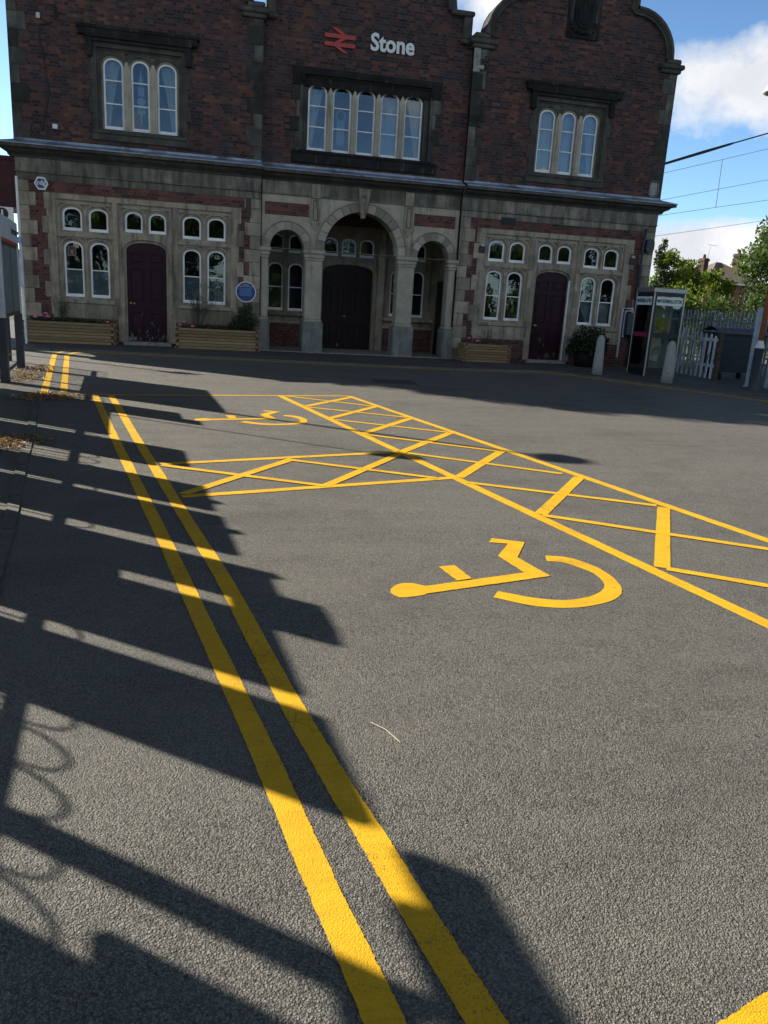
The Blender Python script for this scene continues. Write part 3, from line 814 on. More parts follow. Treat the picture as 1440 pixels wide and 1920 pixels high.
    for sg in (1, -1):
        e = m+sg*hw
        a, b = sorted((m+sg*(hw-.62), e+sg*.14)); mb.bbox(a, b, -.14, .45, 8.22, 8.34, .03, .4)
        a, b = sorted((m+sg*(hw-.55), e+sg*.06)); mb.bbox(a, b, -.09, .42, 8.12, 8.22, .02, .3)
        a, b = sorted((m+sg*(hw-.40), e+sg*.03)); mb.bbox(a, b, -.11, .43, 8.34, 8.47, .03, .5)
    mb.build('gable_coping', M['mould_dark'], BD)
    quoins(xa, 1, 4.80, 8.12, 0, (.40, .22), .40); quoins(xb, -1, 4.80, 8.12, 0, (.40, .22), .40, start=1)
    # crest tablet
    if True:
        c = MB(); c.plate(rect(m-.46, m+.46, 8.66, 9.9), [], -.05, .02, .2)
        c.plate([(m+.30*math.cos(t*PI/16), 9.32+.42*math.sin(t*PI/16)) for t in range(32)], [], -.09, -.045, .3)
        c.plate([(m+.22*math.cos(t*PI/16), 9.32+.34*math.sin(t*PI/16)) for t in range(32)], [], -.115, -.085, .15)
        for k in range(16):
            t = PI*k/15; c.lathe([(.02, -.05), (.06, -.02), (.06, .02), (.02, .05)], (m-.36*math.cos(t), -.06, 8.98-.2*math.sin(t)+.03*(k % 2)), 8)
        c.build('carved_crest', M['soot'], BD)
    # stone window with hood mould
    s_ = MB()
    s_.plate(rect(ax, bx, 5.2, 7.3), [rect(ax+.10, bx-.10, 5.24, 7.06)], -.02, .06, .4)
    s_.plate(rect(ax+.05, bx-.05, 5.2, 7.2), [rect(ax+.15, bx-.15, 5.26, 7.02)], .04, .1, .5)
    for sg, xx in ((-1, ax), (1, bx)):
        zz = 5.22; i = 0
        while zz < 6.8:
            wj = (.03, .09)[i % 2]; a, b = sorted((xx+sg*wj, xx-sg*.06)); s_.bbox(a, b, -.03, .04, zz+.003, zz+.36, .006, .35); zz += .365; i += 1
    s_.build('stone_window_surround', M['mould_dark'], BD)
    c_ = MB()
    hol = [arch_pts(p-.05, q+.05, 5.25, 6.93, .24, p=2.1) for p, q in wl]
    for (p, q), (p2, q2) in zip(wl, wl[1:]):
        c0 = (q+p2)/2; hol.append([(c0-.055, 6.98), (c0, 6.86), (c0+.055, 6.98)])
    c_.plate(rect(ax+.1, bx-.1, 5.22, 7.08), hol, .06, .12, .55)
    c_.build('moulded_arches', M['mould_dark'], BD)
    c_ = MB(); c_.plate(rect(ax+.1, bx-.1, 5.22, 7.08), [arch_pts(p, q, 5.26, 6.88, .2, p=2.1) for p, q in wl], .10, .24, .35); c_.build('inner_reveals', M['stone'], BD)
    s_ = MB()
    for (p, q), (p2, q2) in zip(wl, wl[1:]):
        c0 = (q+p2)/2; s_.plate([(c0-.085, 5.25), (c0+.085, 5.25), (c0+.085, 6.62), (c0+.03, 6.80), (c0-.03, 6.80), (c0-.085, 6.62)], [], .03, .09, .85)
        s_.box(c0-.02, c0+.02, .005, .04, 5.28, 6.60, .9)
    s_.build('mullions', M['stone_pale'], BD)
    h_ = MB()
    h_.plate([(ax-.27, 7.28), (ax-.27, 7.50), (bx+.27, 7.50), (bx+.27, 7.28), (bx+.14, 7.28), (bx+.14, 7.24), (ax-.14, 7.24), (ax-.14, 7.28)], [], -.17, .02, .2)
    h_.box(ax-.31, bx+.31, -.20, .02, 7.42, 7.475, .1)
    h_.box(ax-.12, bx+.12, -.10, .02, 7.17, 7.25, .9)
    for sg, xx in ((-1, ax), (1, bx)):
        a, b = sorted((xx+sg*.12, xx-sg*.03)); h_.bbox(a, b, -.13, .02, 6.82, 7.26, .02, .3)
    h_.build('hood_mould', M['soot'], BD)
    h_ = MB(); h_.plate([(ax-.06, 4.99), (bx+.06, 4.99), (bx+.06, 5.20), (ax-.06, 5.20)], [], -.05, .08, .5)
    h_.bbox(ax-.02, bx+.02, -.09, .05, 5.13, 5.23, .02, .4); h_.build('window_sill', M['mould_dark'], BD)
    for i, (p, q) in enumerate(wl):
        w = light(p, q, 5.27, 6.88, .2, .125, [5.86, 6.38], BD)
        if not right:
            if i == 0: curtain(w, p+.02, q-.02, 5.3, 6.85, .26, 'curtain', -1)
            if i == 2: curtain(w, p+.02, q-.02, 5.3, 6.85, .26, 'curtain', 1)
        else:
            if i == 0: curtain(w, p+.02, q-.02, 5.3, 6.85, .24, 'curtain', 0)
            if i == 2: curtain(w, p+.02, q-.02, 5.3, 6.85, .26, 'bluecurtain', 1)
            if i == 1: curtain(w, p+.02, q-.02, 5.3, 6.85, .30, 'bluecurtain', 0)
    return wl
wlL = wing(-1.68, XL, 1.25, False)
wlR = wing(9.68, 6.75, XR, True)

def cornice(x0, x1, yb, el=0., er=0.):
    """moulded cornice with lead on top, running along x; el / er: return overhang at each end"""
    prof = [(0., 4.43), (-.05, 4.43), (-.07, 4.48), (-.14, 4.52), (-.20, 4.55), (-.24, 4.60), (-.34, 4.62), (-.34, 4.685), (0., 4.70)]
    mb = MB(); n = len(prof); vs = []
    for x, e in ((x0, -el), (x1, er)):
        for y, z in prof: vs.append((x+e*(-y/.34), yb+y, z))
    fs = [(i, i+1, n+i+1, n+i) for i in range(n-1)]+[tuple(range(n))[::-1], tuple(range(n, 2*n))]
    mb.add(vs, fs, .35)
    x = x0
    while x < x1-.1:
        w_ = min(1.0+.5*random.random(), x1-x); mb.box(x+.003, x+w_-.003, yb-.346, yb-.335, 4.625, 4.682); x += w_
    o = mb.build('cornice', M['mould_dark'], BD)
    lm = MB(); lm.add([(x0-el*1.05, yb-.365, 4.69), (x1+er*1.05, yb-.365, 4.69), (x1+er*1.05, yb-.365, 4.715), (x0-el*1.05, yb-.365, 4.715), (x0, yb+.01, 4.83), (x1, yb+.01, 4.83), (x0-el*1.05, yb-.30, 4.69), (x1+er*1.05, yb-.3, 4.69)],
        [(0, 1, 2, 3), (3, 2, 5, 4), (6, 7, 1, 0)], .5)
    lm.box(x0, x1, yb-.022, yb+.012, 4.80, 4.87, .5)
    lm.build('lead_flashing', M['lead'], BD)
cornice(XL, 1.25, 0, .36, .0); cornice(1.25, 6.75, .17); cornice(6.75, XR, 0, 0., .36)
# side returns of the cornice
for sg, e in ((-1, XL), (1, XR)):
    mb = MB()
    a, b = sorted((e, e+sg*.34)); mb.bbox(a, b, .0, 9, 4.60, 4.69, .02, .3)
    a, b = sorted((e, e+sg*.18)); mb.bbox(a, b, .0, 9, 4.45, 4.60, .04, .3)
    mb.build('side_cornice', M['mould_dark'], BD)

# ---- centre bay
YC = .17
mb = MB()
upper = [(1.25, 4.70), (6.75, 4.70), (6.75, 8.45), (6.60, 8.45), (6.60, 8.86), (6.10, 8.86), (6.06, 9.3), (5.80, 9.9), (5.2, 10.35), (5.2, 10.9)]
for i in range(1, 12): t = PI*i/12; upper.append((4.0+1.2*math.cos(t), 10.9+.9*math.sin(t)))
upper += [(2.8, 10.9), (2.8, 10.35), (2.2, 9.9), (1.94, 9.3), (1.90, 8.86), (1.40, 8.86), (1.40, 8.45), (1.25, 8.45)]
mb.plate(upper, [rect(2.30, 5.70, 5.2, 7.05)], YC, YC+.34); mb.build('upper_wall', M['brick_up'], BD)
for sg in (-1, 1):
    c = 4.0; mb = MB()
    def bx(a, b, y0, y1, z0, z1, ch, tn): 
        p, q = sorted((c+sg*a, c+sg*b)); mb.bbox(p, q, y0, y1, z0, z1, ch, tn)
    bx(2.44, 2.68, YC-.13, YC+.45, 8.30, 8.84, .03, .2)
    bx(2.08, 2.72, YC-.16, YC+.48, 8.84, 8.96, .03, .3)
    bx(2.40, 2.78, YC-.16, YC+.45, 8.20, 8.31, .03, .4)
    pts = [(2.12, 8.94), (2.06, 9.3), (1.82, 9.86), (1.24, 10.32), (1.24, 10.9)]
    for (a, b), (p, q) in zip(pts, pts[1:]):
        d = Vector((p-a, q-b)).normalized(); nn = Vector((d.y, -d.x))*.11
        vs4 = [(c+sg*(a-nn.x), b-nn.y), (c+sg*(p-nn.x), q-nn.y), (c+sg*(p+nn.x), q+nn.y), (c+sg*(a+nn.x), b+nn.y)]
        mb.plate(vs4 if sg > 0 else vs4[::-1], [], YC-.13, YC+.45, .2)
    mb.build('gable_coping', M['mould_dark'], BD)
quoins(1.262, 1, 8.2, 8.21, YC, (.01, .01), .3)
# five light window
wl5 = [(2.43, 2.93), (3.075, 3.59), (3.705, 4.24), (4.375, 4.91), (5.03, 5.55)]
wl5 = [(2.44+i*.645, 2.44+i*.645+.50) for i in range(5)]
s_ = MB()
s_.plate(rect(2.12, 5.88, 5.2, 7.05), [rect(2.30, 5.70, 5.24, 7.02)], YC-.02, YC+.1, .5)
for sg, xx in ((-1, 2.2), (1, 5.8)):
    zz = 5.3; i = 0
    while zz < 6.75:
        wj = (.07, .20)[i % 2]; a, b = sorted((xx+sg*wj, xx-sg*.02)); s_.bbox(a, b, YC-.035, YC+.05, zz+.003, zz+.37, .02); zz += .375; i += 1
s_.build('stone_window_surround', M['quoin'], BD)
c_ = MB()
c_.plate(rect(2.29, 5.71, 5.22, 7.06), [arch_pts(p-.04, q+.04, 5.25, 6.92, .24, p=2.1) for p, q in wl5], YC+.06, YC+.12, .2)
c_.plate(rect(2.29, 5.71, 5.22, 7.06), [arch_pts(p, q, 5.26, 6.88, .22, p=2.1) for p, q in wl5], YC+.11, YC+.24, .4)
c_.build('moulded_arches', M['mould_dark'], BD)
s_ = MB()
for (p, q), (p2, q2) in zip(wl5, wl5[1:]):
    c0 = (q+p2)/2
    s_.plate([(c0-.072, 5.24), (c0+.072, 5.24), (c0+.072, 6.66), (c0, 6.82), (c0-.072, 6.66)], [], YC+.02, YC+.09, .85)
    for k in (-1, 1): s_.box(c0+k*.035-.013, c0+k*.035+.013, YC-.0, YC+.03, 5.27, 6.62, .9)
s_.build('mullions', M['stone_pale'], BD)
h_ = MB(); h_.plate(rect(2.02, 5.98, 6.80, 7.22), [rect(2.28, 5.72, 6.7999, 7.08)] if False else [], YC-.0, YC+.02, .2)
h_.plate([(2.02, 6.80), (2.28, 6.80), (2.28, 7.04), (5.72, 7.04), (5.72, 6.80), (5.98, 6.80), (5.98, 7.22), (2.02, 7.22)], [], YC-.07, YC+.03, .3)
h_.plate([(2.26, 6.86), (2.32, 6.86), (2.32, 7.04), (5.68, 7.04), (5.68, 6.86), (5.74, 6.86), (5.74, 7.10), (2.26, 7.10)], [], YC-.13, YC-.05, .1)
h_.build('hood_mould', M['soot'], BD)
h_ = MB(); h_.bbox(2.02, 5.96, YC-.07, YC+.08, 4.93, 5.22, .02, .3); h_.bbox(2.2, 5.8, YC-.11, YC+.08, 5.17, 5.25, .02, .2); h_.build('window_sill', M['soot'], BD)
for i, (p, q) in enumerate(wl5):
    w = light(p, q, 5.27, 6.88, .22, YC+.125, [5.86, 6.36], BD)
    if i == 0: curtain(w, p+.02, q-.02, 5.3, 6.85, YC+.27, 'curtain', -1)
    if i == 4: curtain(w, p+.02, q-.02, 5.3, 6.85, YC+.27, 'curtain', 1)
    if i == 3: curtain(w, p+.02, q-.02, 5.3, 6.85, YC+.27, 'bluecurtain', 0)

# ---- porch arcade
YA = .08
arch_s = [(1.965, .475), (6.035, .475)]; ACX, AR = 3.99, 1.05; SP = 2.77
def circ_open(c, r, z0, n=24): return [(c-r, z0), (c+r, z0)]+[(c+r*math.cos(PI*i/n), SP+r*1.02*math.sin(PI*i/n)) for i in range(n+1)]
mb = MB()
mb.plate(rect(1.28, 6.72, SP-.02, 4.12), [[(c+r*math.cos(PI*i/24), SP-.015+r*1.02*math.sin(PI*i/24)) for i in range(25)] for c, r in ((arch_s[0][0], .477), (ACX, 1.052), (arch_s[1][0], .477))], YA, YA+.5, .75)
mb.build('arcade_wall', M['stone_pale'], BD)
mb = MB()
def voussoirs(c, r0, r1, n, proud):
    for i in range(n):
        t0, t1 = PI*i/n+.006, PI*(i+1)/n-.006; k = 5
        a = [(c+r1*math.cos(t0+(t1-t0)*j/k), SP+r1*1.02*math.sin(t0+(t1-t0)*j/k)) for j in range(k+1)]
        b = [(c+r0*math.cos(t0+(t1-t0)*j/k), SP+r0*1.02*math.sin(t0+(t1-t0)*j/k)) for j in range(k+1)]
        mb.plate(b+a[::-1] if False else a+b[::-1], [], YA-proud-.003*random.random(), YA+.48)
for c, r in arch_s: voussoirs(c, r-.02, r+.17, 9, .03)
voussoirs(ACX, AR-.02, AR+.19, 15, .045)
for c, r, e in ((arch_s[0][0], .475, .17), (arch_s[1][0], .475, .17), (ACX, AR, .19)):
    pts = [(c+(r+e+.02)*math.cos(PI*i/30), YA-.04, SP+(r+e+.02)*1.02*math.sin(PI*i/30)) for i in range(31)]
    mb.tube(pts, .016, 6, .3)
mb.build('arch_voussoirs', M['stone_pale'], BD)
mb = MB(); mb.plate([(3.93, 3.76), (4.05, 3.76), (4.17, 4.40), (3.83, 4.40)], [], YA-.16, YA+.3, .6)
mb.plate([(3.95, 3.66), (4.03, 3.66), (4.05, 3.78), (3.93, 3.78)], [], YA-.12, YA+.1, .6)
mb.lathe([(.03, -.04), (.055, 0), (.03, .04)], (4.0, YA-.17, 4.22), 12, .1); mb.build('keystone', M['stone'], BD)
for c in (2.70, 5.27):
    mb = MB()
    mb.plate(rect(c-.115, c+.115, 3.42, 4.42), [rect(c-.07, c+.07, 3.50, 4.02)], YA-.05, YA+.05, .6)
    mb.plate(rect(c-.045, c+.045, 3.53, 3.99), [], YA-.045, YA+.05, .7)
    mb.plate([(c-.09, 3.42), (c+.09, 3.42), (c+.03, 3.30), (c, 3.26), (c-.03, 3.30)][::-1], [], YA-.04, YA+.05, .6)
    mb.bbox(c-.13, c+.13, YA-.09, YA+.05, 4.06, 4.12, .02, .5)
    mb.build('pilaster_strip', M['stone'], BD)
for a, b in ((1.36, 2.53), (5.44, 6.61)): MB().box(a, b, YA-.012, YA+.1, 3.59, 3.905).build('brick_panel', M['brick_low'], BD)
mb = MB()
x = 1.28
while x < 6.68:
    w_ = min(.8+.4*random.random(), 6.72-x); mb.bbox(x+.002, x+w_-.002, YA-.01, YA+.4, 4.13, 4.43, .004); x += w_
mb.box(1.28, 6.72, YA-.045, YA+.3, 4.10, 4.13, .4)
mb.build('frieze_blocks', M['frieze'], BD)
def pier(x0, x1, half=False):
    p = thing if False else None
    mb = MB(); d0, d1 = YA-.02, YA+.46
    mb.bbox(x0, x1, d0, d1, .92, 2.50, .03, .75)
    mb.bbox(x0-.02, x1+.02, d0-.02, d1+.02, .86, .93, .015, .7)
    o = mb.build('pier', M['stone_pale'], BD)
    c = MB(); c.bbox(x0-.02, x1+.02, d0-.02, d1+.02, 2.48, 2.55, .01, .6); c.bbox(x0-.04, x1+.04, d0-.04, d1+.03, 2.55, 2.65, .015, .6); c.bbox(x0-.075, x1+.075, d0-.075, d1+.04, 2.65, 2.765, .03, .7)
    c.build('capital', M['stone_pale'], o)
    c = MB(); c.bbox(x0-.06, x1+.06, d0-.07, d1+.05, .0, .86, .02, .6); c.build('plinth', M['plinth'], o)
pier(2.47, 2.94); pier(5.06, 5.53); pier(1.27, 1.47); pier(6.53, 6.73)
# porch interior
PB = 2.2
back_l = [(1.60, 2.06), (2.21, 2.67)]; back_r = [(5.33, 5.79), (5.94, 6.40)]; bc = [(3.23, 3.68), (3.78, 4.23), (4.33, 4.78)]
hol = [arch_pts(p, q, 2.76, 3.28, .17, p=2.2) for p, q in back_l+back_r+bc]+[arch_pts(p, q, 1.1, 2.47, .19, p=2.2) for p, q in back_l+back_r]+[arch_pts(3.24, 4.77, .03, 2.52, .24, p=2.4)]
mb = MB(); mb.plate(rect(1.25, 6.75, 0, 4.2), hol, PB, PB+.3, .45); mb.build('porch_back_wall', M['stone'], BD)
for a, b, c0, c1, dd in ((1.27, 3.0, .0, .72, .05), (5.0, 6.73, 0, .72, .05), (2.9, 5.1, 3.62, 4.0, .012)): MB().box(a, b, PB-dd, PB, c0, c1).build('porch_brick', M['brick_low'], BD)
mb = MB(); mb.bbox(1.27, 2.98, PB-.12, PB+.01, .95, 1.06, .02); mb.bbox(5.02, 6.73, PB-.12, PB+.01, .95, 1.06, .02); mb.bbox(1.27, 2.98, PB-.07, PB, .72, .80, .02); mb.bbox(5.02, 6.73, PB-.07, PB, .72, .80, .02)
for a, b in ((2.86, 3.10), (4.90, 5.14)): mb.bbox(a, b, PB-.1, PB, 0.8 if False else .0, 3.6, .03)
mb.plate(arch_pts(3.12, 4.89, .03, 2.64, .28, p=2.4), [arch_pts(3.22, 4.79, .0301, 2.54, .25, p=2.4)], PB-.05, PB+.02, .5)
mb.build('porch_mouldings', M['stone'], BD)
for p, q in back_l+back_r: 
    light(p, q, 2.76, 3.28, .17, PB+.05, [], BD); light(p, q, 1.1, 2.47, .19, PB+.05, [1.78], BD)
for p, q in bc: light(p, q, 2.76, 3.28, .17, PB+.05, [], BD)
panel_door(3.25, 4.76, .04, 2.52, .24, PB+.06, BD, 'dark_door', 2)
for a in (1.24, 6.72): MB().box(a, a+.04, .3, PB, 0, 4.2).build('porch_side_wall', M['stone'], BD)
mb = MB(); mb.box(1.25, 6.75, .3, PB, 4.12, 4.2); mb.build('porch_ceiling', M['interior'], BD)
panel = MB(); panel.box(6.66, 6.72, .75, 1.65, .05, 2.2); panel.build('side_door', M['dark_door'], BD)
mb = MB(); mb.bbox(1.26, 6.74, -.05, PB, -.03, .045, .01); mb.build('porch_floor', M['concrete'], BD)
# shell : sides, back, roof
mb = MB()
mb.box(XL, XL+.3, .34, 9, -.1, 8.2); mb.box(XR-.3, XR, .34, 9, -.1, 8.2); mb.box(XL, XR, 8.7, 9, -.1, 8.2)
mb.build('side_wall', M['brick_up'], BD)
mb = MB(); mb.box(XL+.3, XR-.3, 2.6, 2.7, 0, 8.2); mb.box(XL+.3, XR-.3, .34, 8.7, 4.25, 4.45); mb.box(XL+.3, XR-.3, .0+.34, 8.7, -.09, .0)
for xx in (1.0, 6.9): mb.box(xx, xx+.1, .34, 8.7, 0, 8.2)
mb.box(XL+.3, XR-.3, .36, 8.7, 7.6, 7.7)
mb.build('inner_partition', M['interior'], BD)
mb = MB()
def ridge(x0, x1, zr, y0=.42, y1=8.9, ze=8.15):
    m_ = (x0+x1)/2
    mb.add([(x0, y0, ze), (m_, y0, zr), (x1, y0, ze), (x0, y1, ze), (m_, y1, zr), (x1, y1, ze)], [(0, 1, 4, 3), (1, 2, 5, 4), (0, 2, 1), (3, 4, 5), (0, 3, 5, 2)], .5)
ridge(XL+.2, 1.3, 9.6); ridge(1.3, 6.7, 9.9, .6); ridge(6.7, XR-.2, 9.6)
mb.build('roof', M['slate'], BD)
for (a, b, y0, y1, z1) in ((5.95, 6.47, 1.2, 2.0, 11.6), (1.55, 2.05, 1.2, 2.0, 11.6)):
    mb = MB(); mb.box(a, b, y0, y1, 8.1, z1); mb.box(a-.06, b+.06, y0-.06, y1+.06, z1-.3, z1-.12); ch = mb.build('chimney', M['brick_up'], BD)
# downpipes and small fittings that belong to the building
def pipe(pts, r, mat, name='downpipe'):
    mb = MB(); mb.tube(pts, r, 10)
    for p, q in zip(pts, pts[1:]):
        L = (Vector(q)-Vector(p)).length
        if abs(q[2]-p[2]) > .8*L:
            for k in range(int(L/1.2)+1):
                z = min(p[2], q[2])+.2+k*1.2
                if z < max(p[2], q[2]): mb.lathe([(r*1.35, -.035), (r*1.35, .035)], (p[0], p[1], z), 10)
    return mb.build(name, M[mat], BD, True)
pipe([(12.36, -.06, .05), (12.36, -.06, 3.55), (12.36, -.10, 4.0)], .045, 'dark_grey')
# vertical leaded strip (blackened rainwater chase) where the right wing meets the centre
mb = MB(); z = 4.85
while z < 8.1:
    h = .3+.2*random.random(); mb.bbox(6.752, 6.752+(.30 if random.random() > .5 else .2), -.03, .05, z, min(z+h, 8.1)-.006, .01); z += h
mb.build('quoins', M['quoin'], BD)
mb = MB(); mb.bbox(6.75, 6.93, -.045, .03, 7.55, 8.12, .01, 1.); mb.bbox(6.75, 7.05, -.055, .03, 7.62, 7.72, .01, 1.); mb.build('mortar_patch', M['concrete'], BD)
mb = MB(); mb.bbox(12.33, 12.62, -.022, .02, 4.9, 5.32, .05, .8); mb.build('mortar_patch', M['concrete'], BD)
mb = MB(); mb.plate(rect(7.92, 8.36, 3.80, 4.0), [], -.02, .0, .2)
for k in range(9): mb.box(7.95+k*.045, 7.97+k*.045, -.035, -.018, 3.82, 3.98)
mb.build('vent_grille', M['black'], BD)
mb = MB(); mb.bbox(.86, .99, -.06, -.0, 3.45, 3.93, .012); mb.build('iron_bracket', M['mould_dark'], BD)

# ------------------------------------------------------------------ things fixed to the front
t = thing('station_emblem', 'red double arrow emblem on the dark brick above the middle window', 'sign', (3.2, YC, 7.9))
def dbl():
    k = .78/64.; ox, oy = 2.81, 7.92
    mb = MB()
    w = .8; b = .095
    # two horizontal bars joined by a slanting stroke, with an arrow barb on each
    x0, x1 = 2.80, 3.60; zt, zb = 8.00, 7.81
    mb.plate(rect(x0, x1, zt-b/2, zt+b/2), [], YC-.05, YC-.02, .5)
    mb.plate(rect(x0, x1, zb-b/2, zb+b/2), [], YC-.05, YC-.02, .5)
    mb.plate([(2.98, 8.19), (3.12, 8.19), (3.36, 8.0+b/2-.002), (3.22, 8.0+b/2-.002)][::-1], [], YC-.05, YC-.02, .5)
    mb.plate([(3.05, 7.81+b/2-.001), (3.19, 7.81+b/2-.001), (3.36, 8.0-b/2+.001), (3.22, 8.0-b/2+.001)], [], YC-.05, YC-.02, .5)
    mb.plate([(3.05, 7.81-b/2+.001), (3.19, 7.81-b/2+.001), (3.43, 7.63), (3.29, 7.63)][::-1], [], YC-.05, YC-.02, .5)
    mb.build('double_arrow', M['red_sign'], t)
dbl()
t = thing('station_name_sign', 'white raised letters reading Stone beside the red emblem', 'sign', (4.57, YC, 7.95))
text_mesh('lettering', 'Stone', .56, M['white_plain'], FRONT(4.575, YC-.045, 7.955), .02, .016, t, sx=.90)
t = thing('alarm_box', 'hexagonal white and blue alarm box at the left end of the wall', 'alarm box', (-4.13, 0, 3.85))
hexa = lambda c, z, a, b: [(c+a*math.cos(PI/3*i+0), z+b*math.sin(PI/3*i)) for i in range(6)]
MB().plate(hexa(-4.13, 3.855, .165, .17), [], -.09, -.0, .5).build('casing', M['white_plain'], t)
MB().plate(hexa(-4.13, 3.855, .125, .125), [], -.094, -.088, .5).build('blue_face', M['blue_sign'], t)
text_mesh('lettering', 'cdg', .15, M['white_plain'], FRONT(-4.13, -.098, 3.87), .002, .004, t)
t = thing('blue_plaque', 'round blue heritage plaque with white rim between window and arch', 'plaque', (.88, 0, 1.56))
ring = lambda r, n=40: [(.88+r*math.cos(2*PI*i/n), 1.56+r*math.sin(2*PI*i/n)) for i in range(n)]
MB().plate(ring(.27), [ring(.246)], -.045, -.02, .5).build('rim', M['white_plain'], t)
MB().plate(ring(.247), [], -.04, -.018, .5).build('disc', M['blue_sign'], t)
text_mesh('lettering', 'STONE', .05, M['white_plain'], FRONT(.88, -.043, 1.745), .001, 0, t)
text_mesh('lettering', 'RAILWAY STATION', .042, M['white_plain'], FRONT(.88, -.043, 1.70), .001, 0, t)
mb = MB()
for k in range(8):
    z = 1.655-k*.027; w = .19 if k in (1, 5) else .15; x = .88-w
    while x < .88+w-.02:
        l = .015+.03*random.random(); mb.box(x, min(x+l, .88+w), -.0425, -.0395, z-.005, z+.005); x += l+.008
mb.build('small_print', M['sky_blue'], t)
MB().plate([(.88+.034*math.cos(i*PI/10), 1.375+.034*math.sin(i*PI/10)) for i in range(20)], [[(.88+.022*math.cos(i*PI/10), 1.375+.022*math.sin(i*PI/10)) for i in range(20)]], -.043, -.0395, .5).build('badge', M['red_sign'], t)
# cable and insulators
t = thing('wall_cable', 'dark cable hanging down the upper brickwork left of the window', 'cable', (-4, 0, 5))
mb = MB(); mb.tube([(-4.2, -.03, 8.3), (-4.1, -.03, 7.85), (-4.02, -.02, 7.56), (-3.8, -.03, 7.42), (-3.68, -.03, 7.48)], .012, 6)
mb.tube([(-3.75, -.025, 7.42), (-4.0, -.02, 7.38), (-4.03, -.02, 7.2), (-3.93, -.02, 6.6), (-3.86, -.02, 5.9), (-3.98, -.02, 5.4), (-4.07, -.02, 5.05)], .016, 6); mb.build('cable_run', M['black'], t)
mb = MB()
for k in range(5): mb.lathe([(.015, -.028), (.035, -.012), (.035, .012), (.015, .028)], (-3.63, -.05, 7.55+k*.058), 10)
mb.build('insulator', M['black'], t)
mb = MB(); mb.bbox(-4.06, -3.97, -.06, 0, 7.5, 7.62, .01); mb.build('clamp', M['grey_paint'], t)
t = tag(MB().bbox(-3.81, -3.69, -.07, 0, 5.13, 5.24, .01).build('junction_box', M['white_plain']), 'small white junction box low on the upper left wall', 'junction box')
def wall_light(x, z, lab):
    t = thing('wall_light', lab, 'wall light', (x, 0, z), 0, 'small lights beside the right wing windows')
    MB().bbox(x-.09, x+.09, -.06, 0, z-.16, z+.02, .015).build('housing', M['black'], t)
    MB().lathe([(.03, -.03), (.055, 0), (.03, .035), (.005, .045)], (x, -.09, z+.03), 12).build('lens', M['lampwhite'], t)
wall_light(7.42, 3.17, 'small black wall light left of the right wing windows'); wall_light(12.08, 3.16, 'small black wall light right of the right wing windows')
t = thing('wall_speaker', 'dark rounded loudspeaker high on the right corner of the building', 'loudspeaker', (12.56, 0, 3.5))
MB().plate([(12.54+.125*math.copysign(abs(math.cos(a*PI/12))**.6, math.cos(a*PI/12)), 3.54+.19*math.copysign(abs(math.sin(a*PI/12))**.6, math.sin(a*PI/12))) for a in range(24)], [], -.16, -.02, .5).build('cabinet', M['dark_grey'], t)
t = thing('meter_boxes', 'grey conduits and boxes on the wall left of the phone box', 'utility box', (12.1, 0, 1.3))
MB().bbox(12.06, 12.4, -.3, 0, .98, 1.62, .01).build('cabinet', M['dark_grey'], t)
mb = MB(); mb.tube([(11.97, -.06, .3), (11.97, -.06, 1.74), (12.3, -.06, 1.74), (12.3, -.06, 1.62)], .035, 8); mb.tube([(12.07, -.08, .9), (12.07, -.08, 1.66), (12.3, -.08, 1.68)], .03, 8); mb.build('conduit', M['grey_paint'], t)
# dreamcatcher and lace hanging inside windows
t = thing('dreamcatcher', 'dreamcatcher with ribbons hanging in the second window of the middle five', 'ornament', (3.33, .42, 6.2))
cx_ = (wl5[1][0]+wl5[1][1])/2; yy = YC+.24
mb = MB(); mb.tube([(cx_+.115*math.cos(i*PI/12), yy, 6.2+.125*math.sin(i*PI/12)) for i in range(25)], .014, 6); mb.build('hoop', M['curtain'], t)
mb = MB()
for k in range(7):
    x = cx_-.09+k*.03; mb.box(x-.011, x+.011, yy-.004, yy+.004, 5.42+.1*random.random(), 6.08)
mb.build('ribbon', M['ribbon'], t)
t = thing('lace_hanging', 'white lace hanging inside the middle light of the upper left window', 'ornament', (wlL[1][0]+.2, .3, 6))
cx_ = (wlL[1][0]+wlL[1][1])/2; mb = MB()
mb.plate([(cx_-.07, 6.35), (cx_, 6.72), (cx_+.07, 6.35)][::-1], [], .25, .254); mb.plate(rect(cx_-.08, cx_+.08, 6.12, 6.33), [], .25, .254)
mb.plate([(cx_+.1*math.cos(i*PI/8), 6.0+.1*math.sin(i*PI/8)) for i in range(16)], [], .256, .26); mb.plate(rect(cx_-.1, cx_+.1, 5.72, 5.9), [], .25, .254); mb.box(cx_-.02, cx_+.02, .25, .254, 5.5, 5.72)
mb.build('lace', M['bluecurtain'], t)
t = tag(MB().plate(rect(-3.62, -3.42, 2.20, 2.44), [], .16, .165, .5).build('paper_notice', M['white_plain']), 'small white and orange notice inside the lower far left window', 'notice')
MB().plate(rect(-3.60, -3.44, 2.22, 2.42), [], .156, .16, .5).build('orange_print', simple('orange_print', (.55, .25, .12), .7), t)
mb = MB(); mb.plate([(-3.57, 2.305), (-3.52, 2.305), (-3.52, 2.27), (-3.465, 2.32), (-3.52, 2.37), (-3.52, 2.335), (-3.57, 2.335)], [], .152, .156, .5); mb.build('arrow_mark', M['white_plain'], t)

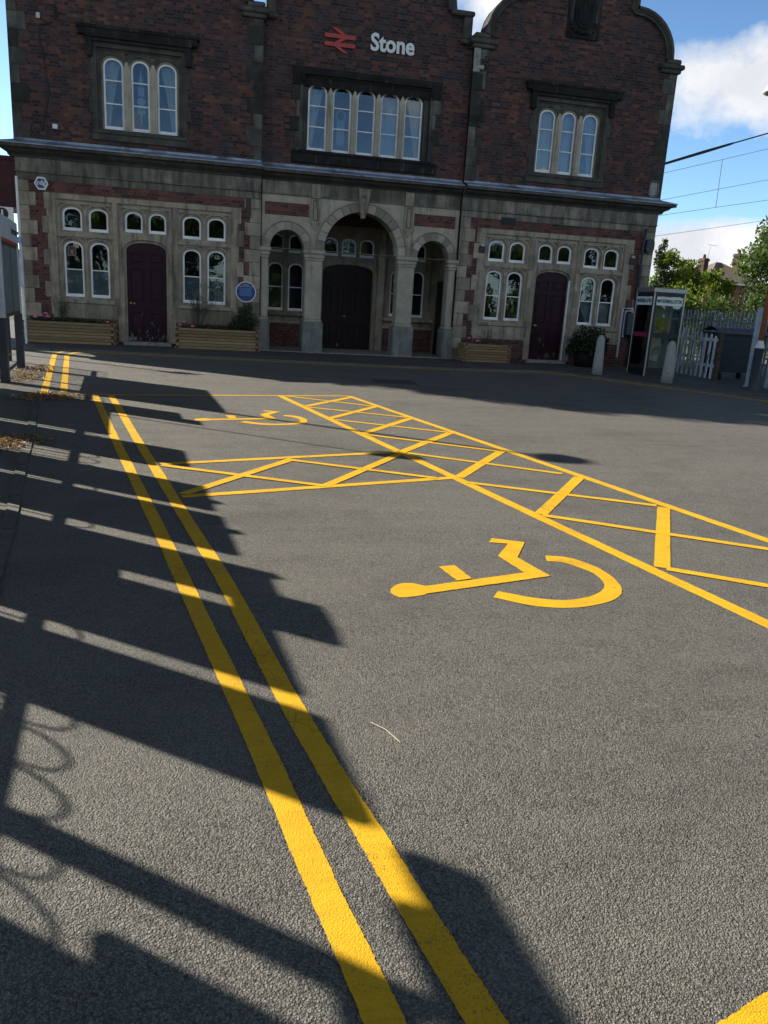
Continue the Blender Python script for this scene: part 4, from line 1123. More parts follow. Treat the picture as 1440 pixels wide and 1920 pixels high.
# ------------------------------------------------------------------ plants
def leaves(name, mat, parent, n, sampler, size, flat=.4, up=.2):
    vs = []; fs = []; tones = []
    for i in range(n):
        p, tn = sampler()
        s = size*(.6+.8*random.random())
        d = Vector((random.gauss(0, 1), random.gauss(0, 1), random.gauss(0, 1)*flat+up)).normalized()
        a = d.orthogonal().normalized(); a.rotate(Matrix.Rotation(random.random()*2*PI, 3, d)); b = d.cross(a)
        o = len(vs); p = Vector(p)
        vs += [p-a*s*.5, p+b*s*.28, p+a*s*.5, p-b*s*.28]; fs.append((o, o+1, o+2, o+3)); tones.append(min(1, max(0, tn+random.gauss(0, .16))))
    me = bpy.data.meshes.new(name); me.from_pydata(vs, [], fs)
    at = me.attributes.new('tone', 'FLOAT', 'FACE'); at.data.foreach_set('value', tones)
    me.materials.append(mat); o = bpy.data.objects.new(name, me); COL.objects.link(o)
    if parent is not None: o.parent = parent; o.matrix_parent_inverse = world_of(parent).inverted()
    return o
def clumpy(clumps, fill=.55):
    """clumps: [(center, radius, tone)] -> sampler of points mostly near clump shells"""
    wts = [r*r for _, r, _ in clumps]
    def s():
        c, r, t = random.choices(clumps, wts)[0]
        d = Vector((random.gauss(0, 1), random.gauss(0, 1), random.gauss(0, 1))).normalized()
        q = r*(random.random()**fill)*(.75+.5*(.5+.5*mnoise.noise(d*2.3+Vector(c))))
        return Vector(c)+Vector((d.x, d.y, d.z*.85))*q, t
    return s
def tree(name, label, loc, h, cr, mat, n, leaf, conifer=False, base=.25, group=None, seed=0, nc=34):
    random.seed(seed); t = thing(name, label, 'tree', loc, 0, group)
    x, y, z = loc
    mb = MB(); tp = Vector((x+.05*cr, y, z+h*.85))
    mb.tube([(x, y, z-.1), (x+.03*cr, y, z+h*.3), tuple(tp)], [.05*h*.55, .05*h*.4, .02], 8)
    cl = []
    if conifer:
        for i in range(26):
            k = i/25; rr = cr*(1-k)*.9+.12; a = random.random()*6.28
            cl.append(((x+rr*.55*math.cos(a), y+rr*.55*math.sin(a), z+h*(base+(1-base)*k*.96)), rr*.62+.15, random.random()*.7))
    else:
        for i in range(nc):
            a = random.random()*6.28; k = random.random(); e = base+(1-base)*k
            rr = cr*math.sin(PI*(.12+.80*k))**.7*(.35+.65*random.random()**.5)
            c = (x+rr*math.cos(a)*.85, y+rr*math.sin(a)*.85, z+h*e*.93)
            cl.append((c, cr*(.20+.20*random.random()), random.random()))
            if i < 12: mb.tube([(x, y, z+h*(base*.6+.25*k)), ((x+c[0])/2, (y+c[1])/2, (z+h*.3+c[2])/2), c], [.02*h*.5, .012*h*.5, .01], 5)
    mb.build('trunk', M['bark'], t); leaves('crown', M[mat], t, n, clumpy(cl), leaf)
    return t
def planter(x0, x1, y0, y1, h, label, first=None):
    t = thing('timber_planter', label, 'planter', ((x0+x1)/2, (y0+y1)/2, .03), 0, 'timber planters along the station front')
    mb = MB(); rows = 7; rh = h/rows
    for k in range(rows):
        e = .035 if k % 2 == 0 else 0
        z0, z1 = .03+k*rh+.002, .03+(k+1)*rh-.002
        mb.bbox(x0-e, x1+e, y0, y0+.07, z0, z1, .016); mb.bbox(x0-e, x1+e, y1-.07, y1, z0, z1, .016)
        e2 = .035-e
        mb.bbox(x0, x0+.07, y0-e2*.0+.071, y1-.071, z0, z1, .016); mb.bbox(x1-.07, x1, y0+.071, y1-.071, z0, z1, .016)
        mb.bbox(x0, x0+.07, y0-e2, y0+.001, z0+.003, z1-.003, .01); mb.bbox(x1-.07, x1, y0-e2, y0+.001, z0+.003, z1-.003, .01)
    mb.build('log_boards', M['timber'], t)
    MB().box(x0+.07, x1-.07, y0+.07, y1-.07, h-.12, h-.05).build('soil', M['soil'], t)
    return t
planter(-4.62, -2.46, -.72, -.10, .54, 'long timber planter left of the left plum door')
planter(-.92, 1.20, -.72, -.10, .54, 'long timber planter below the blue plaque')
planter(6.86, 8.20, -.95, -.30, .50, 'short timber planter right of the arches')
def bedding(name, label, x0, x1, y0, y1, z, n, hgt, mat='leaf_c', lf=.07):
    t = thing(name, label, 'plant', ((x0+x1)/2, (y0+y1)/2, z))
    def s():
        u = random.random(); x = x0+(x1-x0)*u; hh = hgt*(.35+.65*(.5+.5*mnoise.noise(Vector((x*4, 1.3, z)))))
        return (x, y0+(y1-y0)*random.random(), z+hh*random.random()**.8), random.random()
    leaves('foliage', M[mat], t, n, s, lf); return t
def blooms(t, pts, mat, r=.05):
    for p in pts:
        mb = MB()
        for k in range(14):
            a = random.random()*6.28; e = random.random()*1.4; d = Vector((math.cos(a)*math.cos(e), math.sin(a)*math.cos(e), math.sin(e)))
            q = Vector(p)+d*r*.7; mb.bbox(q.x-r*.35, q.x+r*.35, q.y-r*.35, q.y+r*.35, q.z-r*.25, q.z+r*.25, r*.15)
        mb.build('bloom', M[mat], t)
def twigs(t, x, y, z, n, h, sp, mat='leaf_c', lf=.03):
    mb = MB(); tips = []
    for i in range(n):
        a = random.random()*6.28; s = sp*random.random()
        q = (x+s*math.cos(a), y+s*.5*math.sin(a), z+h*(.6+.4*random.random()))
        m_ = (x+s*.4*math.cos(a), y+s*.2*math.sin(a), z+h*.45)
        mb.tube([(x, y, z), m_, q], [.006, .005, .003], 5); tips += [m_, q, tuple((Vector(m_)+Vector(q))/2)]
    mb.build('stems', M['bark'], t)
    def s_():
        p = random.choice(tips); return Vector(p)+Vector((random.gauss(0, .05), random.gauss(0, .03), random.gauss(0, .06))), random.random()
    leaves('foliage', M[mat], t, n*22, s_, lf)
t = bedding('bedding_plants', 'low green bedding plants with pink blooms in the left planter', -4.5, -2.6, -.6, -.2, .46, 1100, .26)
blooms(t, [(-4.35, -.55, .64), (-4.22, -.5, .68), (-4.12, -.45, .72), (-4.05, -.55, .66)], 'pink', .06); blooms(t, [(-2.62, -.55, .60)], 'orange_fl', .035)
t = thing('tall_weedy_plant', 'thin stemmed plant standing tall in the left planter', 'plant', (-3.75, -.4, .46)); twigs(t, -3.75, -.35, .46, 16, .75, .35)
t = bedding('bedding_plants', 'low green bedding plants with pink blooms in the middle planter', -.8, 1.1, -.6, -.2, .46, 900, .22)
blooms(t, [(-.82, -.6, .62), (-.72, -.5, .7), (-.50, -.65, .60)], 'pink', .05)
t = thing('twiggy_shrub', 'open twiggy shrub in front of the left wing right window', 'shrub', (-.3, -.4, .46)); twigs(t, -.35, -.35, .46, 30, 1.25, .6)
t = thing('ferny_bush', 'soft feathery green bush in the middle planter below the plaque', 'shrub', (.85, -.4, .46))
leaves('foliage', M['leaf_c'], t, 2600, clumpy([((.72, -.4, .72), .28, .4), ((1.0, -.4, .75), .28, .6), ((.85, -.42, 1.0), .24, .8), ((.6, -.45, .62), .2, .3), ((.95, -.4, 1.18), .14, .9)], .6), .05)
MB().tube([(.85, -.4, .42), (.88, -.4, 1.0)], .015, 6).build('stem', M['bark'], t)
t = bedding('bedding_plants', 'low bedding plants with pink blooms in the short right planter', 6.95, 8.1, -.85, -.4, .43, 450, .15)
blooms(t, [(7.02, -.8, .66), (7.16, -.75, .68), (7.25, -.85, .60)], 'pink', .05)
t = thing('wispy_plant', 'wispy bare stemmed plant in the short right planter', 'plant', (7.7, -.6, .43)); twigs(t, 7.6, -.6, .43, 14, .55, .45, lf=.02)
t = thing('potted_shrub', 'rounded shrub with pale blossom in a black tub by the right door', 'shrub', (10.62, -.75, .03))
MB().lathe([(.30, 0), (.36, .3), (.38, .45), (.40, .45), (.40, .5), (.34, .5)], (10.62, -.75, .03), 24).build('tub', M['black'], t, True)
leaves('foliage', M['leaf_c'], t, 5200, clumpy([((10.62+dx, -.75+dy, .72+dz), r_, random.random()) for dx, dy, dz, r_ in ((0, 0, 0, .42), (-.32, -.1, -.05, .32), (.32, 0, .0, .34), (-.15, 0, .22, .3), (.2, -.1, .22, .3), (0, -.3, -.1, .35), (-.4, 0, -.25, .25), (.42, -.05, -.22, .25))], .4), .075)
leaves('blossom', M['paleflower'], t, 420, clumpy([((10.62+dx, -.85, .95+dz), .28, .5) for dx, dz in ((-.3, -.05), (0, .08), (.3, .02))], .3), .03)

# ------------------------------------------------------------------ phone box with defibrillator
BX, BY = 11.02, -3.35
t = thing('phone_box', 'glazed phone box converted for a defibrillator beside the station corner', 'phone box', (BX+.45, BY+.45, .03))
h = 2.16
mb = MB()
for x in (BX, BX+.86):
    for y in (BY, BY+.86): mb.bbox(x, x+.04, y, y+.04, .03, h, .008)
mb.build('corner_post', M['steel'], t)
mb = MB(); mb.bbox(BX-.015, BX+.915, BY-.015, BY+.915, h-.02, h+.11, .02); mb.build('roof_band', M['steel'], t)
fr = MB()
for (ax_, ) in ((0,), (1,)):
    def bar(u0, u1, z0, z1):
        if ax_ == 0:
            fr.box(BX+u0, BX+u1, BY+.008, BY+.034, z0, z1, .5); fr.box(BX+u0, BX+u1, BY+.866, BY+.892, z0, z1, .5)
        else:
            fr.box(BX+.008, BX+.034, BY+u0, BY+u1, z0, z1, .5); fr.box(BX+.866, BX+.892, BY+u0, BY+u1, z0, z1, .5)
    bar(.04, .10, .05, h-.02); bar(.80, .86, .05, h-.02); bar(.10, .80, .05, .24); bar(.10, .80, h-.10, h-.02); bar(.10, .80, 1.02, 1.14)
fr.build('door_frame', M['black'], t)
mb = MB(); mb.box(BX+.002, BX+.007, BY+.10, BY+.80, 1.03, 1.13); mb.build('magenta_band', M['magenta'], t)
gm = MB()
for z0, z1 in ((.24, 1.02), (1.14, h-.10)):
    gm.box(BX+.10, BX+.80, BY+.019, BY+.023, z0, z1); gm.box(BX+.019, BX+.023, BY+.10, BY+.80, z0, z1); gm.box(BX+.877, BX+.881, BY+.10, BY+.80, z0, z1)
gm.build('pane', M['glass'], t)
mb = MB(); mb.box(BX+.06, BX+.85, BY+.40, BY+.42, .05, h-.05); mb.build('back_panel', M['boothback'], t)
mb = MB(); mb.bbox(BX+.42, BX+.70, BY+.20, BY+.398, 1.16, 1.50, .02); mb.build('defibrillator_cabinet', M['yellow_sign'], t)
mb = MB(); mb.bbox(BX+.42, BX+.56, BY+.385, BY+.40, .40, .68, .005); mb.build('paper_notice', M['white_plain'], t)
MB().box(BX+.02, BX+.88, BY+.02, BY+.88, .03, .05).build('floor_plate', M['dark_grey'], t)
for k in range(2):
    hd = MB()
    if k == 0: hd.box(BX+.09, BX+.83, BY+.002, BY+.007, h-.33, h-.12)
    else: hd.box(BX+.001, BX+.006, BY+.09, BY+.83, h-.33, h-.12)
    hdo = hd.build('header_panel', M['white_plain'], t)
    if k == 0: T4 = FRONT(BX+.50, BY-.001, h-.225)
    else: T4 = Matrix.Translation((BX-.002, BY+.42, h-.225)) @ Matrix.Rotation(-PI/2, 4, 'Z') @ Matrix.Rotation(PI/2, 4, 'X')
    text_mesh('lettering', 'DEFIBRILLATOR', .12, M['green_ink'], T4, .001, .004, hdo, sx=.72)
    hp = [(0, -.05), (.05, 0), (.05, .03), (.025, .045), (0, .025), (-.025, .045), (-.05, .03), (-.05, 0)]
    hm = MB().plate([(a, b) for a, b in hp], [], -.0015, .0015, .5, tr=(Matrix.Translation((BX+.145, BY, h-.225)) if k == 0 else Matrix.Translation((BX-.0005, BY+.77, h-.225)) @ Matrix.Rotation(-PI/2, 4, 'Z')))
    hm.build('heart_mark', M['green_ink'], hdo)

# ------------------------------------------------------------------ bollards, pickets, bin, palisade, lamp
def bollard(x, y, label, src=None):
    t = thing('concrete_bollard', label, 'bollard', (x, y, .03), 0, 'pale concrete bollards on the pavement edge')
    mb = MB(); mb.lathe([(.135, 0), (.125, .3), (.10, .85), (.085, .93), (.05, .985), (.01, 1.0)], (x, y, .02), 20); mb.build('shaft', M['bollard'], t, True)
bollard(9.62, -3.5, 'pale concrete bollard in front of the potted shrub'); bollard(10.60, -5.15, 'pale concrete bollard in front of the phone box')
t = thing('picket_fence', 'short run of flaking white picket fence beside the wheelie bin', 'fence', (12.6, -2.8, .03))
A, B = Vector((12.86, -1.75, 0)), Vector((12.70, -3.75, 0)); 
d = (B-A).normalized(); ang = math.atan2(d.y, d.x)
for k in range(9):
    p = A.lerp(B, k/8); T = Matrix.Translation((p.x, p.y, .06)) @ Matrix.Rotation(ang, 4, 'Z') @ Matrix.Rotation(R(random.uniform(-1, 1)), 4, 'Y')
    hh = 1.28-.02*k+random.uniform(-.02, .02); mb = MB()
    mb.plate([(-.045, 0), (.045, 0), (.045, hh-.06), (.03, hh-.02), (0, hh), (-.03, hh-.02), (-.045, hh-.06)], [], -.01, .012, tr=T); mb.build('picket', M['picket'], t)
mb = MB()
for z in (.32, .98): mb.box(-.05, 2.05, .013, .05, z, z+.08, mat=Matrix.Translation((A.x, A.y, .03)) @ Matrix.Rotation(ang, 4, 'Z'))
mb.build('rail', M['picket'], t)
mb = MB(); mb.bbox(B.x-.02, B.x+.08, B.y-.22, B.y-.12, .0, 1.26, .01); mb.build('post', M['bark'], t)
# wheelie bin
t = thing('wheelie_bin', 'large dark blue grey four wheeled bin with grey lid', 'bin', (13.5, -3.2, .03))
T = Matrix.Translation((13.62, -3.25, .03)) @ Matrix.Rotation(R(-9), 4, 'Z')
mb = MB()
def tap(x, y, z): k = .88+.12*(z-.2)/1.0; return T @ Vector((x*k, y*k, z))
mb.add([tap(x, y, z) for z in (.2, 1.2) for x, y in ((-.66, -.42), (.60, -.42), (.60, .42), (-.66, .42))], [(3, 2, 1, 0), (4, 5, 6, 7), (0, 1, 5, 4), (1, 2, 6, 5), (2, 3, 7, 6), (3, 0, 4, 7)], .5)
for z in (.42, .62, .82, 1.0): mb.box(-.55*(.88+.12*(z-.2)), .55*(.88+.12*(z-.2)), -.42*(.88+.12*(z-.2))-.012, -.3, z, z+.035, mat=T)
mb.box(-.70, .64, -.46, .46, 1.16, 1.22, mat=T)
for sx in (-1.1, 1): mb.box(sx*.53-.03, sx*.53+.03, -.445, -.40, .22, 1.18, mat=T)
mb.build('body', M['binplastic'], t)
mb = MB(); n_ = 12; vs = []; 
for i in range(n_+1):
    y = -.48+.96*i/n_; z = 1.24+.12*math.sin(PI*i/n_)
    for j in range(15): vs.append(T @ Vector((-.72+1.38*j/14, y, z+.012*(j % 2))))
fs = [(i*15+j, i*15+j+1, (i+1)*15+j+1, (i+1)*15+j) for i in range(n_) for j in range(14)]
mb.add(vs, fs, .5); mb.box(-.73, .67, -.5, -.47, 1.2, 1.26, mat=T); mb.build('lid', M['binlid'], t)
for sx in (-.42, .42):
    for sy in (-.3, .3):
        c = T @ Vector((sx, sy, .09)); mb = MB(); mb.tube([tuple(c+Vector((-.03, 0, 0))), tuple(c+Vector((.03, 0, 0)))], .09, 16); mb.tube([tuple(c+Vector((-.034, 0, 0))), tuple(c+Vector((.034, 0, 0)))], .035, 10, 1.)
        mb.box(-.02, .02, -.03, .03, .08, .2, mat=T @ Matrix.Translation((sx, sy, 0))); mb.build('wheel', M['rubber'], t)
# palisade runs
def palisade(A, B, label, h=1.85, step=.155):
    A, B = Vector((*A, 0)), Vector((*B, 0)); d = (B-A); L = d.length; d.normalize(); ang = math.atan2(d.y, d.x)
    t = thing('palisade_fence', label, 'fence', tuple((A+B)/2), 0, 'grey palisade fences round the bin yard')
    T = Matrix.Translation(A) @ Matrix.Rotation(ang, 4, 'Z'); mb = MB()
    for k in range(int(L/step)+1):
        x = k*step; hh = h+random.uniform(-.015, .015)
        mb.plate([(x-.034, .05), (x+.034, .05), (x+.034, hh-.07), (x+.022, hh-.02), (x, hh), (x-.022, hh-.02), (x-.034, hh-.07)], [], -.01, .008, tr=T)
    mb.build('pales', M['galv'], t)
    mb = MB()
    for z in (.35, h-.35): mb.box(0, L, .009, .05, z, z+.05, mat=T)
    mb.build('rail', M['galv'], t)
    for k in range(int(L/2.6)+1):
        mb = MB(); x = min(k*2.6, L); mb.box(x-.05, x+.05, .052, .13, 0, h-.1, mat=T); mb.build('post', M['galv'], t)
palisade((15.05, 3.0), (15.75, -2.9), 'grey palisade fence running behind the wheelie bin')
palisade((12.95, -5.62), (15.6, -8.6), 'grey palisade fence at the right edge beside the lamp column')
t = thing('gate_post', 'tall square grey steel post right of the wheelie bin', 'post', (12.72, -5.3, .03))
mb = MB(); T = Matrix.Translation((12.72, -5.32, 0)) @ Matrix.Rotation(R(-40), 4, 'Z'); mb.bbox(-.10, .10, -.07, .07, .0, 1.9, .008, mat=T)
mb.box(-.13, .13, -.10, .10, .0, .06, mat=T); mb.build('shaft', M['galv'], t)
mb = MB()
for z in (.6, 1.5): mb.tube([tuple(T @ Vector((.07, -.075, z-.05))), tuple(T @ Vector((.07, -.075, z+.05)))], .015, 8)
mb.build('hinge', M['galv'], t)
t = thing('lamp_column', 'lamp column painted terracotta white and black with a pale dome lamp', 'street lamp', (12.33, -6.1, 0))
x, y = 12.22, -6.12
mb = MB(); mb.lathe([(.13, 0), (.13, .05), (.105, .08), (.105, .98)], (x, y, 0), 20); mb.build('black_base', M['dark_grey'], t, True)
mb = MB(); mb.lathe([(.105, 0), (.108, .01), (.06, .16), (.06, .17)], (x, y, .98), 20); mb.build('white_collar', M['white_plain'], t, True)
mb = MB(); mb.lathe([(.058, 0), (.05, 3.), (.042, 5.3)], (x, y, 1.13), 16); mb.tube([(x, y, 6.2), (x-.08, y+.02, 6.45), (x-.25, y+.04, 6.52), (x-.5, y+.06, 6.5)], .025, 8); mb.build('shaft', M['terracotta'], t, True)
lx, ly, lz = x-.57, y+.06, 6.22
mb = MB(); mb.lathe([(.31, 0), (.315, .03), (.27, .13), (.17, .22), (.06, .27), (.02, .29)], (lx, ly, lz), 24); mb.build('dome_hood', M['lampwhite'], t, True)
mb = MB(); mb.lathe([(.02, -.06), (.15, -.05), (.25, -.02), (.28, .004)], (lx, ly, lz), 24); mb.build('diffuser', simple('clear_diffuser', (.35, .34, .32), .3), t, True)
t = tag(MB().bbox(-.16, .16, -.01, .01, .0, .28, .004, mat=Matrix.Translation((13.05, -6.25, .42)) @ Matrix.Rotation(R(-35), 4, 'Z')).build('yellow_notice', M['yellow_sign']), 'small yellow notice low on the fence right of the lamp column', 'sign')
text_mesh('lettering', 'no', .12, M['black_ink'], Matrix.Translation((13.05, -6.25, .50)) @ Matrix.Rotation(R(-35), 4, 'Z') @ Matrix.Translation((0, -.0115, 0)) @ Matrix.Rotation(PI/2, 4, 'X'), .001, .003, t)

# ------------------------------------------------------------------ overhead railway wires
def wire(name, label, pts, r, cat='cable', extra=None):
    t = thing(name, label, cat, pts[0]); mb = MB(); mb.tube(pts, r, 6); mb.build('wire_run', M['black'], t)
    if extra:
        mb = MB(); mb.tube(extra[0], extra[1], 8); mb.build('sleeve', M['black'], t)
wire('insulated_feeder_cable', 'thick black wrapped cable slanting up from the station corner', [(14, 9, 6.25), (17.96, 9, 7.59), (20.71, 9, 8.56), (22.35, 9, 9.12), (30, 9, 11.8)], .028, extra=([(17.0, 9, 7.26), (17.96, 9, 7.59), (19.6, 9, 8.17), (20.71, 9, 8.56), (20.9, 9, 8.63)], [.045, .05, .06, .045, .025]))
t = thing('overhead_line', 'thin overhead railway wires with a dropper behind the station', 'cable', (20, 9.2, 7))
for p in ([(14, 9.2, 5.97), (18.02, 9.2, 7.25), (20.58, 9.2, 7.99), (22.47, 9.2, 8.54), (32, 9.2, 11.4)], [(14, 9.2, 5.22), (17.95, 9.2, 6.19), (22.72, 9.2, 7.37), (32, 9.2, 9.65)], [(14, 9.2, 4.77), (17.86, 9.2, 5.57), (20.63, 9.2, 6.14), (22.88, 9.2, 6.59), (32, 9.2, 8.4)], [(14, 9.2, 4.01), (17.89, 9.2, 4.78), (23.05, 9.2, 5.80), (32, 9.2, 7.6)]):
    MB().tube(p, .008, 5).build('wire_run', M['dark_grey'], t)
MB().tube([(20.58, 9.2, 8.0), (20.62, 9.2, 6.13)], .012, 5).build('dropper', M['dark_grey'], t)

# ------------------------------------------------------------------ distant house and trees
t = thing('brick_house', 'distant orange brick house with hipped tiled roof and two chimneys', 'house', (48, 49, 0))
mb = MB(); mb.box(45.2, 51.5, 46, 53, 0, 5.1); mb.build('wall', M['orange_brick'], t)
mb = MB(); e = .35; mb.add([(45.2-e, 46-e, 5.05), (51.5+e, 46-e, 5.05), (51.5+e, 53+e, 5.05), (45.2-e, 53+e, 5.05), (48.0, 49.3, 7.15), (48.8, 49.7, 7.15)], [(0, 1, 5, 4), (1, 2, 5), (2, 3, 4, 5), (3, 0, 4), (3, 2, 1, 0)], .5); rf = mb.build('roof', M['tileroof'], t)
mb = MB(); mb.box(45.2-e, 51.5+e, 46-e-.06, 46-e, 4.95, 5.07); mb.build('gutter', M['white_plain'], t)
for a, b, y0, z1 in ((44.85, 45.3, 46.5, 7.2), (49.5, 50.0, 48.0, 8.0)):
    mb = MB(); mb.box(a, b, y0, y0+.9, 4.9, z1); mb.box(a-.06, b+.06, y0-.06, y0+.96, z1-.28, z1-.08)
    mb.lathe([(.14, 0), (.11, .35)], ((a+b)/2, y0+.45, z1), 10); mb.build('chimney', M['brick_up'], t)
for wx_ in (46.6, 49.3):
    mb = MB(); mb.plate(rect(wx_, wx_+1.1, 3.3, 4.6), [rect(wx_+.08, wx_+.5, 3.38, 4.52), rect(wx_+.6, wx_+1.02, 3.38, 4.52)], 45.96, 46.02); w_ = mb.build('window', M['white_plain'], t)
    MB().box(wx_+.05, wx_+1.05, 45.985, 46.0, 3.35, 4.55).build('pane', M['dark_grey'], w_)
t2 = thing('roof_aerial', 'thin television aerial above the left chimney of the distant house', 'aerial', (45.1, 46.8, 7.2))
mb = MB(); mb.tube([(45.3, 46.8, 7.1), (45.45, 46.8, 8.4)], .02, 5); mb.tube([(45.1, 46.8, 8.45), (46.2, 46.8, 8.35)], .016, 5)
for k in range(6): mb.tube([(45.2+k*.19, 46.65, 8.45-k*.015), (45.2+k*.19, 46.95, 8.45-k*.015)], .01, 4)
mb.build('mast', M['grey_paint'], t2)
G1 = 'trees beyond the railway'
tree('conifer', 'slim dark conifer against the right corner of the station', (27.75, 25.0, 0), 6.5, 1.15, 'leaf_c', 5200, .19, True, .05, G1, 3)
tree('broadleaf_tree', 'bright yellow green tree behind the phone box', (29.2, 25.5, 0), 5.75, 1.75, 'leaf_b', 7500, .20, False, .12, G1, 5)
tree('broadleaf_tree', 'low dark green tree left of the distant house', (31.2, 27, 0), 5.0, 1.35, 'leaf_c', 4500, .20, False, .1, G1, 8)
tree('broadleaf_tree', 'tall mid green tree at the right edge in front of the distant house', (38.1, 24.5, 0), 10.0, 4.2, 'leaf_a', 60000, .23, False, .02, G1, 11, 110)
tree('broadleaf_tree', 'pale green tree below the roof of the distant house', (33.9, 28.5, 0), 5.2, 1.7, 'leaf_b', 6500, .2, False, .1, G1, 12)
def bush(label, loc, rx, h, mat, n, lf, seed):
    random.seed(seed); t = thing('bush', label, 'bush', loc, 0, 'bushes behind the palisade fence')
    x, y, z = loc
    cl = [((x+random.uniform(-1, 1)*rx, y+random.uniform(-.5, .5), z+h*random.uniform(.15, .85)), h*random.uniform(.14, .26), random.random()) for i in range(22)]
    leaves('foliage', M[mat], t, n, clumpy(cl), lf)
    MB().tube([(x, y, z-.1), (x+.1, y, z+h*.6)], .05, 6).build('stem', M['bark'], t)
bush('bright leafy bush directly right of the phone box top', (17.0, 6.2, 0), 1.0, 2.9, 'leaf_b', 3600, .12, 21)
bush('leafy bush behind the palisade fence above the wheelie bin', (19.2, 6.0, 0), 1.3, 2.9, 'leaf_a', 4200, .12, 22)
bush('dark bush at the right end behind the palisade fence', (22.2, 5.6, 0), 1.6, 2.8, 'leaf_c', 4200, .13, 23)
# trees behind the photographer, mirrored in the window glass
for i, (x, y, hh) in enumerate(((-22, -50, 10), (-15, -54, 11), (-9, -51, 12), (-2, -54, 13), (4, -51, 10), (10, -53, 12), (17, -51, 14), (24, -54, 12), (31, -51, 13), (38, -54, 12), (46, -50, 12))):
    if i == 0: tr0 = tree('broadleaf_tree', 'tall tree across the car park behind the viewer', (x, y, 0), hh, 4.6, 'leaf_a', 7000, .55, False, .02, 'trees across the car park', 40)
    else:
        c = copy_tree(tr0, (x, y, 0), i*1.3, 'tall tree across the car park behind the viewer', 'trees across the car park')
        c.scale = (1, 1, hh/11)

# ------------------------------------------------------------------ left side: notice boards, railings, bridge
random.seed(99)
FA = Vector((-3.33, -7.0, 0)); FB = Vector((-2.27, -16.47, 0)); FU = (FB-FA).normalized(); FANG = math.atan2(FU.y, FU.x)
FT = Matrix.Translation(FA) @ Matrix.Rotation(FANG, 4, 'Z')       # local x runs along the fence towards the viewer, +y to the car park
FT2 = Matrix.Translation((-.355, .277, 0)) @ FT                 # railings and the added boards stand a step back
t = thing('railing_fence', 'low dark bow topped metal railings behind the notice board', 'fence', tuple(FA))
mb = MB(); L = 15.2; k = 0
x = -1.0
while x < L:
    # pairs of pales joined by a hoop
    pts = [(x, 0, .06), (x, 0, 1.34)]+[(x+.11-.11*math.cos(a*PI/9), 0, 1.34+.14*math.sin(a*PI/9)) for a in range(1, 9)]+[(x+.22, 0, 1.34), (x+.22, 0, .06)]
    mb.tube([tuple(FT2 @ Vector((p[0], .006*(k % 2), p[2]))) for p in pts], .008, 5); x += .25; k += 1
    mb.tube([tuple(FT2 @ Vector((x-.14, 0, z))) for z in (.06, 1.32)], .008, 5)
mb.build('pales', M['dark_grey'], t)
mb = MB(); mb.box(-1, L, -.02, .02, 1.28, 1.33, mat=FT2); mb.box(-1, L, -.02, .02, .12, .155, mat=FT2); mb.build('rail', M['dark_grey'], t)
x = -1.0
while x < L:
    mb = MB(); mb.box(x-.028, x+.028, -.028, .028, 0, 1.40, mat=FT2); mb.build('post', M['dark_grey'], t); x += 2.4
def board(x0, x1, z0, z1, label, yoff=0, header=True, post_h=None):
    t = thing('notice_board', label, 'notice board', tuple(FT @ Vector(((x0+x1)/2, yoff, 0))), 0, 'notice boards along the railings')
    ph = post_h or z1
    for x in (x0, x1):
        mb = MB(); mb.bbox(x-.08, x+.08, yoff-.06, yoff+.06, .95, ph, .01, mat=FT); p = mb.build('post', M['grey_paint'], t)
        MB().bbox(x-.082, x+.082, yoff-.062, yoff+.062, -.02, .95, .008, mat=FT).build('dark_foot', M['dark_grey'], p)
    mb = MB(); mb.bbox(x0+.081, x1-.081, yoff-.05, yoff+.05, z0, z1-.38 if header else z1, .01, mat=FT); mb.build('poster_case', M['dark_grey'], t)
    n = max(1, round((x1-x0-.2)/.95)); w = (x1-x0-.2)/n
    for i in range(n):
        MB().box(x0+.1+i*w+.05, x0+.1+(i+1)*w-.05, yoff+.051, yoff+.055, z0+.06, (z1-.38 if header else z1)-.06, mat=FT).build('poster', M['poster'], t)
    if header:
        hb = MB().bbox(x0+.081, x1-.081, yoff-.06, yoff+.06, z1-.34, z1, .01, mat=FT).build('header', M['grey_paint'], t)
        MB().box(x0+.081, x1-.081, yoff-.055, yoff+.062, z1-.385, z1-.341, mat=FT).build('red_stripe', M['red_sign'], t)
        text_mesh('lettering', 'Information', .17, M['black_ink'], FT @ Matrix.Translation((x0+.42, yoff+.0615, z1-.17)) @ Matrix.Rotation(PI, 4, 'Z') @ Matrix.Rotation(PI/2, 4, 'X'), .001, .002, hb)
    return t
board(0, 2.2, .95, 2.45, 'grey notice board on two dark footed posts at the left edge')
# unseen boards added along the row, shaped so their shadows fall across the bays
def shadow_board(rects, posts, label):
    ds, dz = .36, .42
    t = thing('notice_board', label, 'notice board', tuple(FT2 @ Vector((rects[0][0]+ds, 0, 0))), 0, 'notice boards along the railings')
    for x0, x1, z0, z1 in rects:
        x0 += ds; x1 += ds; z1 += dz; z0 += dz if z0 > .5 else 0
        MB().bbox(x0, x1, .0, .05, z0, z1, .008, mat=FT2).build('poster_case', M['dark_grey'], t)
        if z1-z0 > .6: MB().box(x0+.06, x1-.06, .051, .055, z0+.06, z1-.06, mat=FT2).build('poster', M['poster'], t)
    for x, z in posts:
        x += ds; z += dz
        mb = MB(); mb.bbox(x-.04, x+.04, -.02, .06, -.02, z, .008, mat=FT2)
        if z > 2.12: mb.add([tuple(FT2 @ Vector(v)) for v in ((x-.04, -.02, z), (x+.04, -.02, z), (x+.04, .06, z), (x-.04, .06, z), (x, .02, z+.07))], [(0, 1, 4), (1, 2, 4), (2, 3, 4), (3, 0, 4)])
        mb.build('post', M['grey_paint'], t)
